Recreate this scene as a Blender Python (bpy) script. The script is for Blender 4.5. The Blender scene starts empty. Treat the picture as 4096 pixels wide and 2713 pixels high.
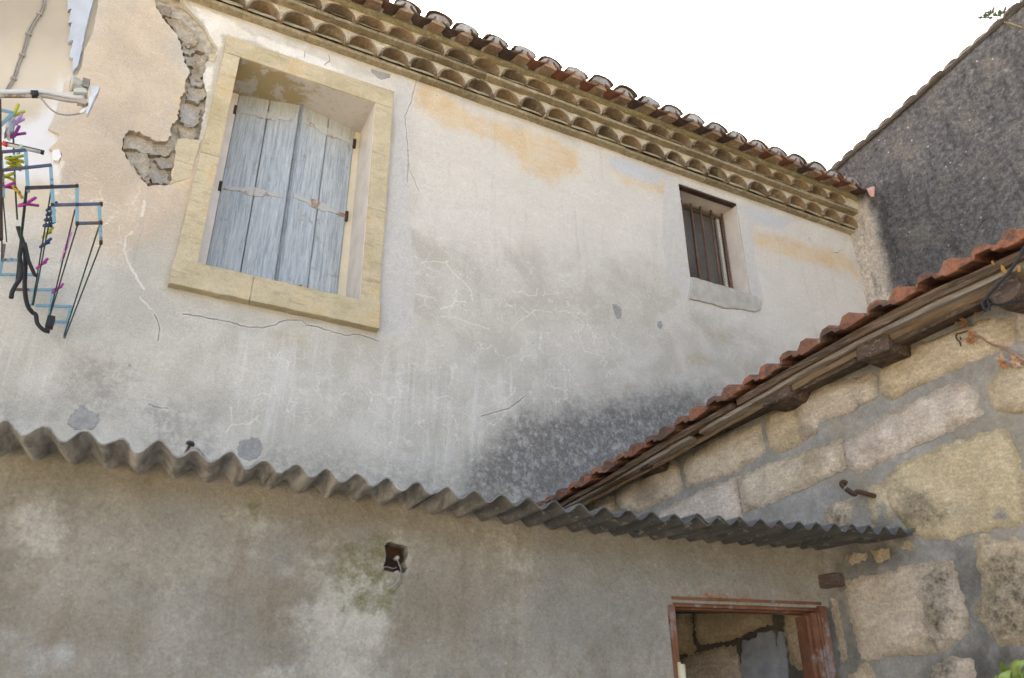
import bpy, bmesh, math, random
import numpy as np
from mathutils import Vector, Matrix, noise
from mathutils.geometry import delaunay_2d_cdt

R = math.radians
rnd = random.Random(7)
C = bpy.context.scene.collection
scene = bpy.context.scene

# ------------------------------------------------------------------ camera
cam = bpy.data.cameras.new('camera'); cam_o = bpy.data.objects.new('camera', cam); C.objects.link(cam_o)
PITCH, ROLL = R(26.5), R(0.2)
ex = Vector((1, 0, 0)); eu = Vector((0, -math.sin(PITCH), math.cos(PITCH))); ef = Vector((0, math.cos(PITCH), math.sin(PITCH)))
right = ex*math.cos(ROLL) - eu*math.sin(ROLL); up = ex*math.sin(ROLL) + eu*math.cos(ROLL)
M = Matrix((right, up, -ef)).transposed().to_4x4(); M.translation = Vector((0, 0, 1.6))
cam_o.matrix_world = M
cam.sensor_width = 36; cam.lens = 28.3447; cam.clip_start = 0.05; cam.clip_end = 500
cam.dof.use_dof = True; cam.dof.focus_distance = 4.2; cam.dof.aperture_fstop = 2.8
scene.camera = cam_o

# ------------------------------------------------------------------ sky, sun, exposure
SUN_EL, SUN_AZ = R(36), R(-15)          # azimuth clockwise from +Y
world = bpy.data.worlds.new('World'); scene.world = world; world.use_nodes = True
wn = world.node_tree.nodes; wl = world.node_tree.links
sky = wn.new('ShaderNodeTexSky'); sky.sky_type = 'NISHITA'; sky.sun_disc = False
sky.sun_elevation = SUN_EL; sky.sun_rotation = SUN_AZ
sky.air_density = 0.6; sky.dust_density = 6.0; sky.ozone_density = 0.3; sky.altitude = 50
bg = wn['Background']; bg.inputs['Strength'].default_value = 0.15
wl.new(sky.outputs[0], bg.inputs['Color'])
sun = bpy.data.lights.new('sun', 'SUN'); sun.energy = 3.0; sun.angle = R(0.53); sun.color = (1.0, 0.93, 0.82)
sun_o = bpy.data.objects.new('sun', sun); C.objects.link(sun_o)
sdir = Vector((math.sin(SUN_AZ)*math.cos(SUN_EL), math.cos(SUN_AZ)*math.cos(SUN_EL), math.sin(SUN_EL)))
sun_o.rotation_euler = sdir.to_track_quat('Z', 'Y').to_euler(); sun_o.location = (0, -4, 12)
vs = scene.view_settings
vs.view_transform = 'Standard'; vs.look = 'None'; vs.gamma = 1; vs.use_curve_mapping = False
vs.exposure = 2.62
vs.use_white_balance = True; vs.white_balance_temperature = 7350; vs.white_balance_tint = 7

# ------------------------------------------------------------------ node helpers
class G:
    def __init__(s, name, rough=0.9, spec=0.25):
        s.m = bpy.data.materials.new(name); s.m.use_nodes = True
        s.t = s.m.node_tree; s.b = s.t.nodes['Principled BSDF']
        s.b.inputs['Roughness'].default_value = rough
        s.b.inputs['Specular IOR Level'].default_value = spec
        s._co = None
    def N(s, typ, **kw):
        n = s.t.nodes.new(typ)
        for k, v in kw.items(): setattr(n, k, v)
        return n
    def put(s, sock, v):
        if v is None: return
        if isinstance(v, bpy.types.NodeSocket): s.t.links.new(v, sock)
        elif isinstance(v, (tuple, list)):
            d = sock.default_value
            sock.default_value = tuple(v) + (1,)*(len(d)-len(v)) if len(d) > len(v) else tuple(v)
        else: sock.default_value = v
    def co(s, scale=None):
        if s._co is None: s._co = s.N('ShaderNodeTexCoord').outputs['Object']
        if scale is None: return s._co
        n = s.N('ShaderNodeMapping'); s.put(n.inputs[0], s._co); n.inputs['Scale'].default_value = scale
        return n.outputs[0]
    def shift(s, vec, rs):
        a = s.N('ShaderNodeVectorMath', operation='ADD'); s.put(a.inputs[0], vec)
        m = s.N('ShaderNodeVectorMath', operation='SCALE'); m.inputs[0].default_value = (37., 11., 23.); s.put(m.inputs[3], rs)
        s.put(a.inputs[1], m.outputs[0]); return a.outputs[0]
    def noise(s, scale, detail=5, rough=.6, vec=None, dist=0):
        n = s.N('ShaderNodeTexNoise'); s.put(n.inputs['Vector'], vec if vec is not None else s.co())
        n.inputs['Scale'].default_value = scale; n.inputs['Detail'].default_value = detail
        n.inputs['Roughness'].default_value = rough; n.inputs['Distortion'].default_value = dist
        return n.outputs[0]
    def vor(s, scale, feature='F1', vec=None, rand=1):
        n = s.N('ShaderNodeTexVoronoi', feature=feature); s.put(n.inputs['Vector'], vec if vec is not None else s.co())
        n.inputs['Scale'].default_value = scale; n.inputs['Randomness'].default_value = rand
        return n.outputs['Distance']
    def math(s, op, a, b=None, clamp=False):
        n = s.N('ShaderNodeMath', operation=op); n.use_clamp = clamp
        s.put(n.inputs[0], a); s.put(n.inputs[1], b); return n.outputs[0]
    def mr(s, v, a, b, lo=0., hi=1., smooth=True):
        n = s.N('ShaderNodeMapRange'); n.interpolation_type = 'SMOOTHSTEP' if smooth else 'LINEAR'; n.clamp = True
        s.put(n.inputs[0], v)
        for i, q in enumerate((a, b, lo, hi)): n.inputs[i+1].default_value = q
        return n.outputs[0]
    def mix(s, fac, a, b, mode='MIX'):
        n = s.N('ShaderNodeMix', data_type='RGBA', blend_type=mode); n.clamp_factor = True
        s.put(n.inputs[0], fac); s.put(n.inputs[6], a); s.put(n.inputs[7], b); return n.outputs[2]
    def attr(s, name):
        return s.N('ShaderNodeAttribute', attribute_name=name).outputs['Fac']
    def rand(s): return s.N('ShaderNodeObjectInfo').outputs['Random']
    def mask(s, name, amp=.1, nz=None, w=.01, bias=0.):
        a = s.attr(name); n = nz if nz is not None else s.noise(6, 6, .65)
        d = s.math('MULTIPLY', s.math('SUBTRACT', n, .5), amp*2)
        return s.mr(s.math('ADD', s.math('ADD', a, d), bias), -w, w)
    def grain(s, c, *pairs, vec=None):
        for sc, am in pairs:
            n = s.noise(sc, 4, .85, vec); c = s.mix(1., c, s.mr(n, .33, .67, 1-am, 1+am, False), 'MULTIPLY')
        return c
    def bump(s, h, strength=.5, dist=.01, prev=None):
        n = s.N('ShaderNodeBump'); n.inputs['Strength'].default_value = strength; n.inputs['Distance'].default_value = dist
        s.put(n.inputs['Height'], h)
        if prev is not None: s.put(n.inputs['Normal'], prev)
        return n.outputs[0]
    def end(s, col, normal=None, rough=None):
        s.put(s.b.inputs['Base Color'], col)
        if normal is not None: s.put(s.b.inputs['Normal'], normal)
        if rough is not None: s.put(s.b.inputs['Roughness'], rough)
        return s.m

def simple(name, col, rough=.7, var=.25, scale=30, metallic=0, bump=.15, per=0.):
    g = G(name, rough)
    vec = g.shift(g.co(), g.rand())
    n = g.noise(scale, 5, .65, vec)
    c = g.mix(g.mr(n, .3, .7), tuple(x*(1-var) for x in col), tuple(min(1, x*(1+var)) for x in col))
    if per: c = g.mix(g.math('MULTIPLY', g.rand(), per), c, tuple(x*.45 for x in col))
    g.b.inputs['Metallic'].default_value = metallic
    return g.end(c, g.bump(n, bump, .004))

# ------------------------------------------------------------------ geometry helpers
def sd_poly(P, poly):
    """signed distance (inside positive) of points P (n,2) to a polygon"""
    V = np.array(poly, float); P = np.asarray(P, float)
    d = np.full(len(P), 1e9); ins = np.zeros(len(P), bool)
    for i in range(len(V)):
        a, b = V[i], V[(i+1) % len(V)]; e = b-a; w = P-a
        t = np.clip((w@e)/max(e@e, 1e-12), 0, 1)
        q = w-t[:, None]*e; d = np.minimum(d, (q*q).sum(1))
        c1 = (a[1] > P[:, 1]) != (b[1] > P[:, 1])
        with np.errstate(divide='ignore', invalid='ignore'):
            xx = (b[0]-a[0])*(P[:, 1]-a[1])/(b[1]-a[1])+a[0]
        ins ^= c1 & (P[:, 0] < xx)
    d = np.sqrt(d); return np.where(ins, d, -d)
def sd_line(P, line, r):
    V = np.array(line, float); P = np.asarray(P, float); d = np.full(len(P), 1e9)
    for i in range(len(V)-1):
        a, b = V[i], V[i+1]; e = b-a; w = P-a
        t = np.clip((w@e)/max(e@e, 1e-12), 0, 1); q = w-t[:, None]*e; d = np.minimum(d, (q*q).sum(1))
    return r-np.sqrt(d)
def masks_at(P, masks):
    out = {}
    for k, polys in masks.items():
        s = np.full(len(P), -2.)
        for p in polys:
            s = np.maximum(s, sd_line(P, p[1], p[0]) if isinstance(p, tuple) else sd_poly(P, p))
        out[k] = s
    return out
def resample(poly, step, jit=0., closed=True, seed=1):
    r = random.Random(seed); out = []
    n = len(poly)
    for i in range(n if closed else n-1):
        a, b = poly[i], poly[(i+1) % n]; L = math.hypot(b[0]-a[0], b[1]-a[1]); k = max(1, int(round(L/step)))
        nx, ny = -(b[1]-a[1])/max(L, 1e-9), (b[0]-a[0])/max(L, 1e-9)
        for j in range(k):
            t = j/k; o = r.uniform(-jit, jit)
            out.append((a[0]+(b[0]-a[0])*t+nx*o, a[1]+(b[1]-a[1])*t+ny*o))
    if not closed: out.append(tuple(poly[-1]))
    return out

class Thing:
    """an Empty at the thing's base; its children are given in the frame of the wall they belong to"""
    def __init__(s, name, frame, base, label, cat, group=None):
        (px, py), rz = frame; s.base = base; s.frame = frame
        o = bpy.data.objects.new(name, None); C.objects.link(o); o.empty_display_size = .1
        c, sn = math.cos(R(rz)), math.sin(R(rz))
        o.location = (px+base[0]*c-base[1]*sn, py+base[0]*sn+base[1]*c, base[2]); o.rotation_euler = (0, 0, R(rz))
        o['label'] = label; o['category'] = cat
        if group: o['group'] = group
        s.o = o
    def part(s, name, verts, faces, mat, parent=None, smooth=False, attrs=None, sharp=None, label=None):
        me = bpy.data.meshes.new(name)
        b = s.base if parent is None else (0, 0, 0)
        if parent is not None: b = s.base
        me.from_pydata([(v[0]-b[0], v[1]-b[1], v[2]-b[2]) for v in verts], [], faces)
        me.update()
        bm = bmesh.new(); bm.from_mesh(me); bmesh.ops.recalc_face_normals(bm, faces=bm.faces) if attrs is None else None
        bm.to_mesh(me); bm.free()
        if smooth:
            me.polygons.foreach_set('use_smooth', [True]*len(me.polygons))
            if sharp: me.set_sharp_from_angle(angle=R(sharp))
        if attrs:
            for k, v in attrs.items():
                a = me.attributes.new(k, 'FLOAT', 'POINT'); a.data.foreach_set('value', np.asarray(v, dtype=np.float32))
        me.materials.append(mat)
        o = bpy.data.objects.new(name, me); C.objects.link(o); o.parent = parent if parent else s.o
        if label: o['label'] = label
        return o
    def copy(s, src, loc, rot=(0, 0, 0), parent=None, scale=(1, 1, 1)):
        o = src.copy(); C.objects.link(o); o.parent = parent if parent else s.o
        b = s.base; o.location = (loc[0]-b[0], loc[1]-b[1], loc[2]-b[2]); o.rotation_euler = rot; o.scale = scale
        return o

def box(x0, x1, y0, y1, z0, z1):
    v = [(x, y, z) for z in (z0, z1) for y in (y0, y1) for x in (x0, x1)]
    f = [(0, 2, 3, 1), (4, 5, 7, 6), (0, 1, 5, 4), (2, 6, 7, 3), (0, 4, 6, 2), (1, 3, 7, 5)]
    return v, f
def prism(poly, y0, y1, bev=0.):
    """polygon in the wall plane from y0 (front) to y1 (back), optional chamfered front edge"""
    n = len(poly); cx = sum(p[0] for p in poly)/n; cz = sum(p[1] for p in poly)/n
    v = []; f = []
    if bev:
        ins = []
        for p in poly:
            L = math.hypot(p[0]-cx, p[1]-cz) or 1; k = max(.2, 1-bev*1.3/L); ins.append((cx+(p[0]-cx)*k, cz+(p[1]-cz)*k))
        rings = [(ins, y0), (poly, y0+bev), (poly, y1)]
    else: rings = [(poly, y0), (poly, y1)]
    for pl, y in rings: v += [(p[0], y, p[1]) for p in pl]
    f.append(tuple(range(n)))
    for k in range(len(rings)-1):
        for i in range(n):
            j = (i+1) % n; f.append((k*n+i, k*n+j, (k+1)*n+j, (k+1)*n+i))
    f.append(tuple(reversed(range((len(rings)-1)*n, len(rings)*n))))
    return v, f
def join(*vf):
    V = []; F = []
    for v, f in vf:
        o = len(V); V += list(v); F += [tuple(i+o for i in q) for q in f]
    return V, F
def tube(pts, r, seg=7, cap=True):
    P = [Vector(p) for p in pts]; n = len(P); rr = r if isinstance(r, (list, tuple)) else [r]*n
    V = []; F = []; prev = None
    for i in range(n):
        t = (P[min(i+1, n-1)]-P[max(i-1, 0)]).normalized()
        if prev is None:
            a = Vector((0, 0, 1)) if abs(t.z) < .9 else Vector((1, 0, 0)); u = t.cross(a).normalized()
        else: u = (prev-t*prev.dot(t)).normalized()
        prev = u; w = t.cross(u)
        for k in range(seg):
            an = 2*math.pi*k/seg; V.append(tuple(P[i]+(u*math.cos(an)+w*math.sin(an))*rr[i]))
    for i in range(n-1):
        for k in range(seg):
            a = i*seg+k; b = i*seg+(k+1) % seg; F.append((a, b, b+seg, a+seg))
    if cap: F += [tuple(range(seg))[::-1], tuple(range((n-1)*seg, n*seg))]
    return V, F
def smooth_path(pts, sub=5):
    P = [Vector(p) for p in pts]; out = []
    for i in range(len(P)-1):
        a = P[max(i-1, 0)]; b = P[i]; c = P[i+1]; d = P[min(i+2, len(P)-1)]
        for j in range(sub):
            t = j/sub
            out.append(.5*((2*b)+(-a+c)*t+(2*a-5*b+4*c-d)*t*t+(-a+3*b-3*c+d)*t**3))
    out.append(P[-1]); return [tuple(p) for p in out]
def bar(a, b, w, d, up=(0, 1, 0)):
    a = Vector(a); b = Vector(b); t = (b-a).normalized(); n = Vector(up); n = (n-t*n.dot(t)).normalized(); s = t.cross(n)
    V = []
    for p in (a, b):
        for i, j in ((-1, -1), (1, -1), (1, 1), (-1, 1)): V.append(tuple(p+s*(i*w/2)+n*(j*d/2)))
    return V, [(0, 3, 2, 1), (4, 5, 6, 7), (0, 1, 5, 4), (1, 2, 6, 5), (2, 3, 7, 6), (3, 0, 4, 7)]
def sheet(outline, holes, grid, y=0., thick=.03, relief=None, hole_thick=None, lines=()):
    """a wall face cut out along its outline and openings, dense enough to carry relief and colour masks"""
    rings = [outline]+list(holes); pts = []; edges = []; spans = []
    for rg in rings:
        o = len(pts); n = len(rg); pts += [Vector((p[0], p[1])) for p in rg]; edges += [(o+i, o+(i+1) % n) for i in range(n)]; spans.append((o, n))
    us = [p[0] for p in outline]; zs = [p[1] for p in outline]
    gu = np.arange(min(us), max(us), grid); gz = np.arange(min(zs), max(zs), grid)
    Gp = np.array([(a+(grid*.5 if k % 2 else 0), b) for k, b in enumerate(gz) for a in gu])
    keep = sd_poly(Gp, outline) > grid*.45
    for h in holes: keep &= sd_poly(Gp, h) < -grid*.45
    pts += [Vector((p[0], p[1])) for p in Gp[keep]]
    for ln in lines:
        Lp = np.array(ln); T = np.gradient(Lp, axis=0); T /= np.maximum(np.hypot(T[:, 0], T[:, 1]), 1e-9)[:, None]
        for d in (0, -.009, .009):
            Q = Lp+np.stack([-T[:, 1], T[:, 0]], 1)*d
            ok = sd_poly(Q, outline) > .01
            for h in holes: ok &= sd_poly(Q, h) < -.01
            o = len(pts); pts += [Vector(q) for q in Q[ok]]
            if d == 0 and ok.all(): edges += [(o+i, o+i+1) for i in range(len(ln)-1)]
    vo, eo, fo, vi, ei, fi = delaunay_2d_cdt(pts, edges, [], 0, 1e-5)
    P = np.array([(v.x, v.y) for v in vo]); cen = np.array([P[list(f)].mean(0) for f in fo])
    ok = sd_poly(cen, outline) > 0
    for h in holes: ok &= sd_poly(cen, h) < 0
    faces = []
    for f, k in zip(fo, ok):
        if not k: continue
        a, b, c = P[f[0]], P[f[1]], P[f[2]]
        if (b[0]-a[0])*(c[1]-a[1])-(b[1]-a[1])*(c[0]-a[0]) < 0: f = f[::-1]
        faces.append(tuple(f))
    V = [(p[0], y+(relief(p[0], p[1]) if relief else 0), p[1]) for p in P]
    mp = {}
    for i, src in enumerate(vi):
        for q in src: mp[q] = i
    for k, (o, n) in enumerate(spans):
        th = thick if k == 0 or hole_thick is None else hole_thick[k-1]
        idx = [mp[o+i] for i in range(n)]; b = len(V)
        V += [(V[i][0], y+th, V[i][2]) for i in idx]
        area = sum(rings[k][i][0]*rings[k][(i+1) % n][1]-rings[k][(i+1) % n][0]*rings[k][i][1] for i in range(n))
        for i in range(n):
            j = (i+1) % n; q = (idx[i], b+i, b+j, idx[j])
            if (area > 0) == (k == 0): pass
            else: q = q[::-1]
            faces.append(q)
    return V, faces
def fbm(u, z, s, seed=0., oct=4):
    return noise.fractal(Vector((u*s+seed, z*s+seed*1.7, seed*.3)), 1.0, 2.0, oct)

def stone_mesh(poly, proud, seed, grid=.045, back=.03, round_=.018, rough=.006, jit=.007, grow=.004):
    """one dressed stone: ragged outline, rounded arris, uneven face"""
    cx = sum(p[0] for p in poly)/len(poly); cz = sum(p[1] for p in poly)/len(poly)
    poly = [(cx+(p[0]-cx)*(1+grow/max(.03, math.hypot(p[0]-cx, p[1]-cz))), cz+(p[1]-cz)*(1+grow/max(.03, math.hypot(p[0]-cx, p[1]-cz)))) for p in poly]
    o = resample(poly, .013, jit, True, seed)
    V, F = sheet(o, [], grid, -proud, proud+back)
    n_front = len(V)-len(o)
    P = np.array([(v[0], v[2]) for v in V[:n_front]]); d = np.maximum(sd_poly(P, o), 0)
    W = []
    for i, v in enumerate(V):
        if i < n_front:
            e = min(1., d[i]/round_); k = (1-e)**2
            W.append((v[0], v[1]+k*(proud+.004)+e*rough*fbm(v[0], v[2], 9, seed*.37)*1.4, v[2]))
        else: W.append(v)
    stone_mesh.edge = np.concatenate([d, np.zeros(len(V)-n_front)])
    return W, F

FAF = ((0.0000,4.5000), 27.3); OUF = ((0.0000,2.6950), 22.6); STF = ((0.2404,4.6241), -56.); GAF = ((3.0448,6.0716), -62.7)

# ------------------------------------------------------------------ materials
def m_facade():
    g = G('old_lime_plaster', .93, .15)
    co = g.co(); n_big = g.noise(.9, 4, .55); n_mid = g.noise(3.2, 7, .65, dist=.4); n_fine = g.noise(22, 6, .7)
    n_scr = g.noise(9, 6, .7, g.co((.8, 1, 3.2)), .6); n_edge = g.noise(7, 7, .7); n_vert = g.noise(3.5, 5, .65, g.co((3.2, 1, .22)), .3)
    c = g.mix(g.mr(n_mid, .38, .62), (.47, .44, .375), (.575, .545, .48))
    c = g.mix(g.mask('lower', .35, n_big, .35), c, g.mix(g.mr(n_mid, .38, .62), (.475, .452, .388), (.56, .535, .468)))
    c = g.mix(g.math('MULTIPLY', g.mask('pale', .2, n_mid, .16), .75), c, g.mix(n_scr, (.58, .55, .49), (.72, .69, .63)))
    c = g.mix(g.math('MULTIPLY', g.mask('warm', .25, n_mid, .12), .8), c, g.mix(g.mr(n_mid, .3, .7), (.47, .385, .29), (.58, .47, .345)))
    oc = g.math('MULTIPLY', g.mask('ochre', .16, n_edge, .06), g.mr(n_scr, .3, .6, .35, 1.))
    c = g.mix(g.math('MULTIPLY', oc, .78), c, g.mix(g.mr(n_mid, .35, .65), (.60, .40, .17), (.64, .50, .30)))
    c = g.mix(g.math('MULTIPLY', g.mr(n_scr, .56, .72), g.mr(n_mid, .4, .7, .15, .75)), c, (.68, .66, .62))       # scoured pale strokes
    c = g.mix(g.math('MULTIPLY', g.mr(n_vert, .55, .75), .35), c, (.33, .315, .28))                                  # run-off streaks
    sm = g.mask('trowel', .02, n_edge, .006)
    c = g.mix(g.math('MULTIPLY', sm, .85), c, g.mix(g.mr(n_fine, .3, .7), (.51, .495, .46), (.575, .56, .53)))
    c = g.mix(g.mask('lime', .07, n_edge, .015), c, g.mix(g.mr(n_mid, .3, .7), (.66, .63, .55), (.80, .78, .73)))
    c = g.mix(g.math('MULTIPLY', g.mask('blue', .06, n_edge, .03), .7), c, (.50, .535, .56))
    c = g.mix(g.math('MULTIPLY', g.mask('tan', .10, n_edge, .04), .75), c, g.mix(n_mid, (.40, .34, .25), (.50, .42, .30)))
    rn = g.noise(6, 6, .7, g.co((2.6, 1, .16)), .5)
    c = g.mix(g.math('MULTIPLY', g.math('MULTIPLY', g.mask('runs', .25, n_mid, .12), g.mr(rn, .50, .62)), .6), c, (.64, .62, .57))
    # crackle: pale filled hair cracks
    wv = g.N('ShaderNodeVectorMath', operation='ADD'); nv = g.N('ShaderNodeTexNoise'); nv.inputs['Scale'].default_value = 9; nv.inputs['Detail'].default_value = 5; g.put(nv.inputs['Vector'], co)
    sc = g.N('ShaderNodeVectorMath', operation='SCALE'); g.put(sc.inputs[0], nv.outputs['Color']); sc.inputs[3].default_value = .16
    g.put(wv.inputs[0], co); g.put(wv.inputs[1], sc.outputs[0])
    ve = g.vor(6.5, 'DISTANCE_TO_EDGE', wv.outputs[0]); ve2 = g.vor(13, 'DISTANCE_TO_EDGE', wv.outputs[0])
    brk = g.mr(g.noise(4.5, 3, .6), .44, .56); brk2 = g.mr(g.noise(6.5, 3, .6), .50, .60)
    l1 = g.math('MULTIPLY', g.math('SUBTRACT', 1., g.mr(ve, .006, .022)), brk); l2 = g.math('MULTIPLY', g.math('SUBTRACT', 1., g.mr(ve2, .008, .03)), brk2)
    ln = g.math('MULTIPLY', g.math('MAXIMUM', l1, g.math('MULTIPLY', l2, .7)), g.mask('crackle', .25, n_mid, .2))
    c = g.mix(g.math('MULTIPLY', ln, .8), c, (.70, .68, .63))
    # open cracks and small dark pits
    cr = g.mask('crack', .004, g.noise(30, 4, .7), .0022, .0)
    c = g.mix(g.math('MULTIPLY', g.math('MULTIPLY', cr, g.mr(g.noise(12, 4), .38, .6, .25, 1.)), .62), c, (.20, .18, .145))
    rd = g.mask('ridge', .006, g.noise(16, 4, .7), .004)
    c = g.mix(g.math('MULTIPLY', rd, .7), c, (.74, .70, .62))
    lip = g.math('MULTIPLY', g.mask('crack', .012, g.noise(18, 4, .7), .006, .006), g.math('SUBTRACT', 1., cr))
    c = g.mix(g.math('MULTIPLY', lip, .45), c, (.70, .68, .63))
    pits = g.math('MULTIPLY', g.math('SUBTRACT', 1., g.mr(g.vor(7.5), .025, .05)), g.mr(g.noise(2.3, 2), .5, .6))
    c = g.mix(g.math('MULTIPLY', pits, .7), c, (.15, .14, .12))
    ng2 = g.noise(75, 5, .8); c = g.mix(g.math('MULTIPLY', g.mr(ng2, .52, .72), .35), c, (.70, .68, .62)); c = g.mix(g.math('MULTIPLY', g.mr(ng2, .28, .46, 1., 0.), .35), c, (.27, .25, .21))
    gr = g.mask('grime', .25, g.noise(5, 6, .75), .16)
    c = g.mix(g.math('MULTIPLY', g.math('MULTIPLY', gr, g.mr(n_fine, .35, .6, .1, 1.)), .55), c, (.19, .18, .16))
    mo = g.math('MULTIPLY', g.mask('mould', .22, g.noise(6, 8, .78), .11), g.mr(g.noise(34, 5, .8), .34, .56, .25, 1.))
    mo = g.math('MULTIPLY', mo, g.mr(g.noise(13, 5, .7), .36, .52, .35, 1.))
    c = g.mix(g.math('MULTIPLY', mo, .92), c, g.mix(n_fine, (.112, .107, .10), (.195, .186, .174)))
    c = g.grain(c, (30, .04), (95, .10), (170, .12))
    b = g.bump(n_mid, .6, .03); b = g.bump(n_fine, .5, .008, b)
    b = g.bump(ln, .3, .004, b); b = g.bump(g.math('MULTIPLY', cr, -1.), .8, .008, b)
    b = g.bump(sm, -.35, .004, b)
    return g.end(c, b)
def m_shedwall():
    g = G('grey_cement_render', .95, .12)
    nb = g.noise(1.5, 5, .6, dist=.5); nm = g.noise(5, 8, .7); nf = g.noise(45, 6, .75); nv = g.noise(4, 5, .65, g.co((2.2, 1, .5)), .4); ns = g.noise(110, 4, .8)
    c = g.mix(g.mr(nm, .33, .67), (.265, .245, .20), (.37, .345, .29))
    c = g.mix(g.math('MULTIPLY', g.mr(nv, .48, .66), .5), c, (.235, .20, .15))
    c = g.mix(g.math('MULTIPLY', g.mr(nb, .52, .68), .55), c, (.40, .38, .335))
    c = g.mix(g.math('MULTIPLY', g.mask('brown', .22, nm, .08), .5), c, g.mix(nm, (.16, .13, .09), (.26, .215, .155)))
    c = g.mix(g.math('MULTIPLY', g.mask('light', .22, nm, .05), .85), c, g.mix(g.mr(nm, .38, .62), (.36, .34, .29), (.50, .48, .425)))
    c = g.mix(g.math('MULTIPLY', g.mask('cool', .12, nm, .06), .7), c, g.mix(nm, (.23, .225, .205), (.31, .305, .285)))
    c = g.mix(g.math('MULTIPLY', g.mask('white', .07, g.noise(9, 6, .7), .03), .7), c, (.52, .52, .51))
    moss = g.math('MULTIPLY', g.mask('moss', .13, g.noise(14, 7, .75), .03, .012), g.mr(nf, .32, .55, .35, 1.))
    c = g.mix(g.math('MULTIPLY', moss, .78), c, (.14, .14, .05))
    c = g.mix(g.math('MULTIPLY', g.mr(nf, .55, .75), .5), c, (.42, .40, .35)); c = g.mix(g.math('MULTIPLY', g.mr(nf, .25, .42, 1., 0.), .55), c, (.11, .10, .08))
    sp = g.math('SUBTRACT', 1., g.mr(g.vor(28), .06, .12)); c = g.mix(g.math('MULTIPLY', sp, g.mr(nm, .5, .6, 0., .55)), c, (.60, .58, .53))
    c = g.mix(g.math('MULTIPLY', g.mask('rust', .05, g.noise(22, 6, .8), .02), g.mr(ns, .42, .6)), c, (.33, .135, .06))
    c = g.grain(c, (20, .06), (70, .13), (150, .17))
    b = g.bump(nm, .9, .025); b = g.bump(nf, .8, .008, b); b = g.bump(ns, .5, .003, b)
    return g.end(c, b)
def m_gable():
    g = G('dark_weathered_render', .95, .1)
    nm = g.noise(3.5, 8, .7); nf = g.noise(22, 7, .75); nb = g.noise(1.2, 4)
    c = g.mix(g.mr(nf, .35, .65), (.068, .066, .067), (.16, .154, .15))
    c = g.mix(g.math('MULTIPLY', g.mr(nm, .48, .65), .6), c, (.19, .172, .145))
    c = g.mix(g.math('MULTIPLY', g.mr(g.noise(8, 5, .7), .60, .70), .7), c, (.30, .28, .245))
    sp = g.math('SUBTRACT', 1., g.mr(g.vor(15), .07, .16)); c = g.mix(g.math('MULTIPLY', sp, g.mr(g.noise(3, 3), .48, .58, 0., .8)), c, (.52, .50, .48))
    c = g.mix(g.mask('band', .10, g.noise(5, 6, .7), .07), c, g.mix(g.noise(6, 5, .65, g.co((3, 3, .4))), (.44, .385, .31), (.66, .60, .53)))
    st = g.noise(2.5, 5, .65, g.co((2.5, 2.5, .5))); c = g.mix(g.math('MULTIPLY', g.mr(st, .5, .66), .55), c, (.045, .044, .046)); c = g.mix(g.math('MULTIPLY', g.mr(nb, .5, .65), .35), c, (.21, .20, .185))
    c = g.grain(c, (18, .25), (45, .35))
    b = g.bump(nm, .6, .03); b = g.bump(nf, .9, .014, b)
    return g.end(c, b)
def m_stone(name, tones, dark=(.07, .062, .048)):
    g = G(name, .95, .12); r = g.rand(); vec = g.co()
    nm = g.noise(9, 7, .7, vec, .3); nf = g.noise(48, 6, .8, vec); ng = g.noise(3.2, 4, .6, vec); ns = g.noise(120, 4, .8, vec)
    c = g.mix(g.mr(nm, .32, .68), tones[0], tones[1]); c2 = g.mix(g.mr(nm, .32, .68), tones[2], tones[3])
    c = g.mix(g.mr(g.math('ADD', r, g.math('MULTIPLY', g.math('SUBTRACT', ng, .5), .7)), .3, .7), c, c2)
    c = g.mix(g.math('MULTIPLY', g.math('MULTIPLY', g.mr(nf, .54, .70), g.mr(ng, .42, .6)), .7), c, (.78, .72, .62)); c = g.mix(g.math('MULTIPLY', g.mr(nf, .28, .40, 1., 0.), .5), c, (.22, .175, .115))
    c = g.mix(g.math('MULTIPLY', g.mr(ng, .52, .68), .5), c, (.27, .215, .14))
    ed = g.math('SUBTRACT', 1., g.mr(g.math('ADD', g.attr('edge'), g.math('MULTIPLY', g.math('SUBTRACT', g.noise(13, 6, .7, vec), .5), .09)), .001, .022))
    c = g.mix(g.math('MULTIPLY', ed, .42), c, (.29, .225, .14))
    ntl = g.noise(16, 6, .75, g.co((1.5, 1.5, 5.))); c = g.mix(1., c, g.mr(ntl, .33, .67, .84, 1.14, False), 'MULTIPLY')
    dk = g.math('MULTIPLY', g.mask('dark', .16, g.noise(7, 7, .75, vec), .05), g.mr(nf, .30, .62, 1., .35))
    c = g.mix(dk, c, g.mix(g.mr(nm, .4, .6), dark, tuple(x*2.3 for x in dark)))
    ms = g.math('MULTIPLY', g.mask('moss', .08, g.noise(16, 6, .75, vec), .03), g.mr(nf, .35, .6, .3, 1.))
    c = g.mix(g.math('MULTIPLY', ms, .85), c, (.12, .125, .03))
    c = g.mix(g.mask('smear', .06, g.noise(11, 6, .7, vec), .02), c, (.29, .28, .255))
    c = g.grain(c, (60, .14), (130, .24), vec=vec)
    b = g.bump(nm, .9, .022); b = g.bump(nf, 1., .010, b); b = g.bump(ns, .6, .003, b)
    return g.end(c, b)
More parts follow.
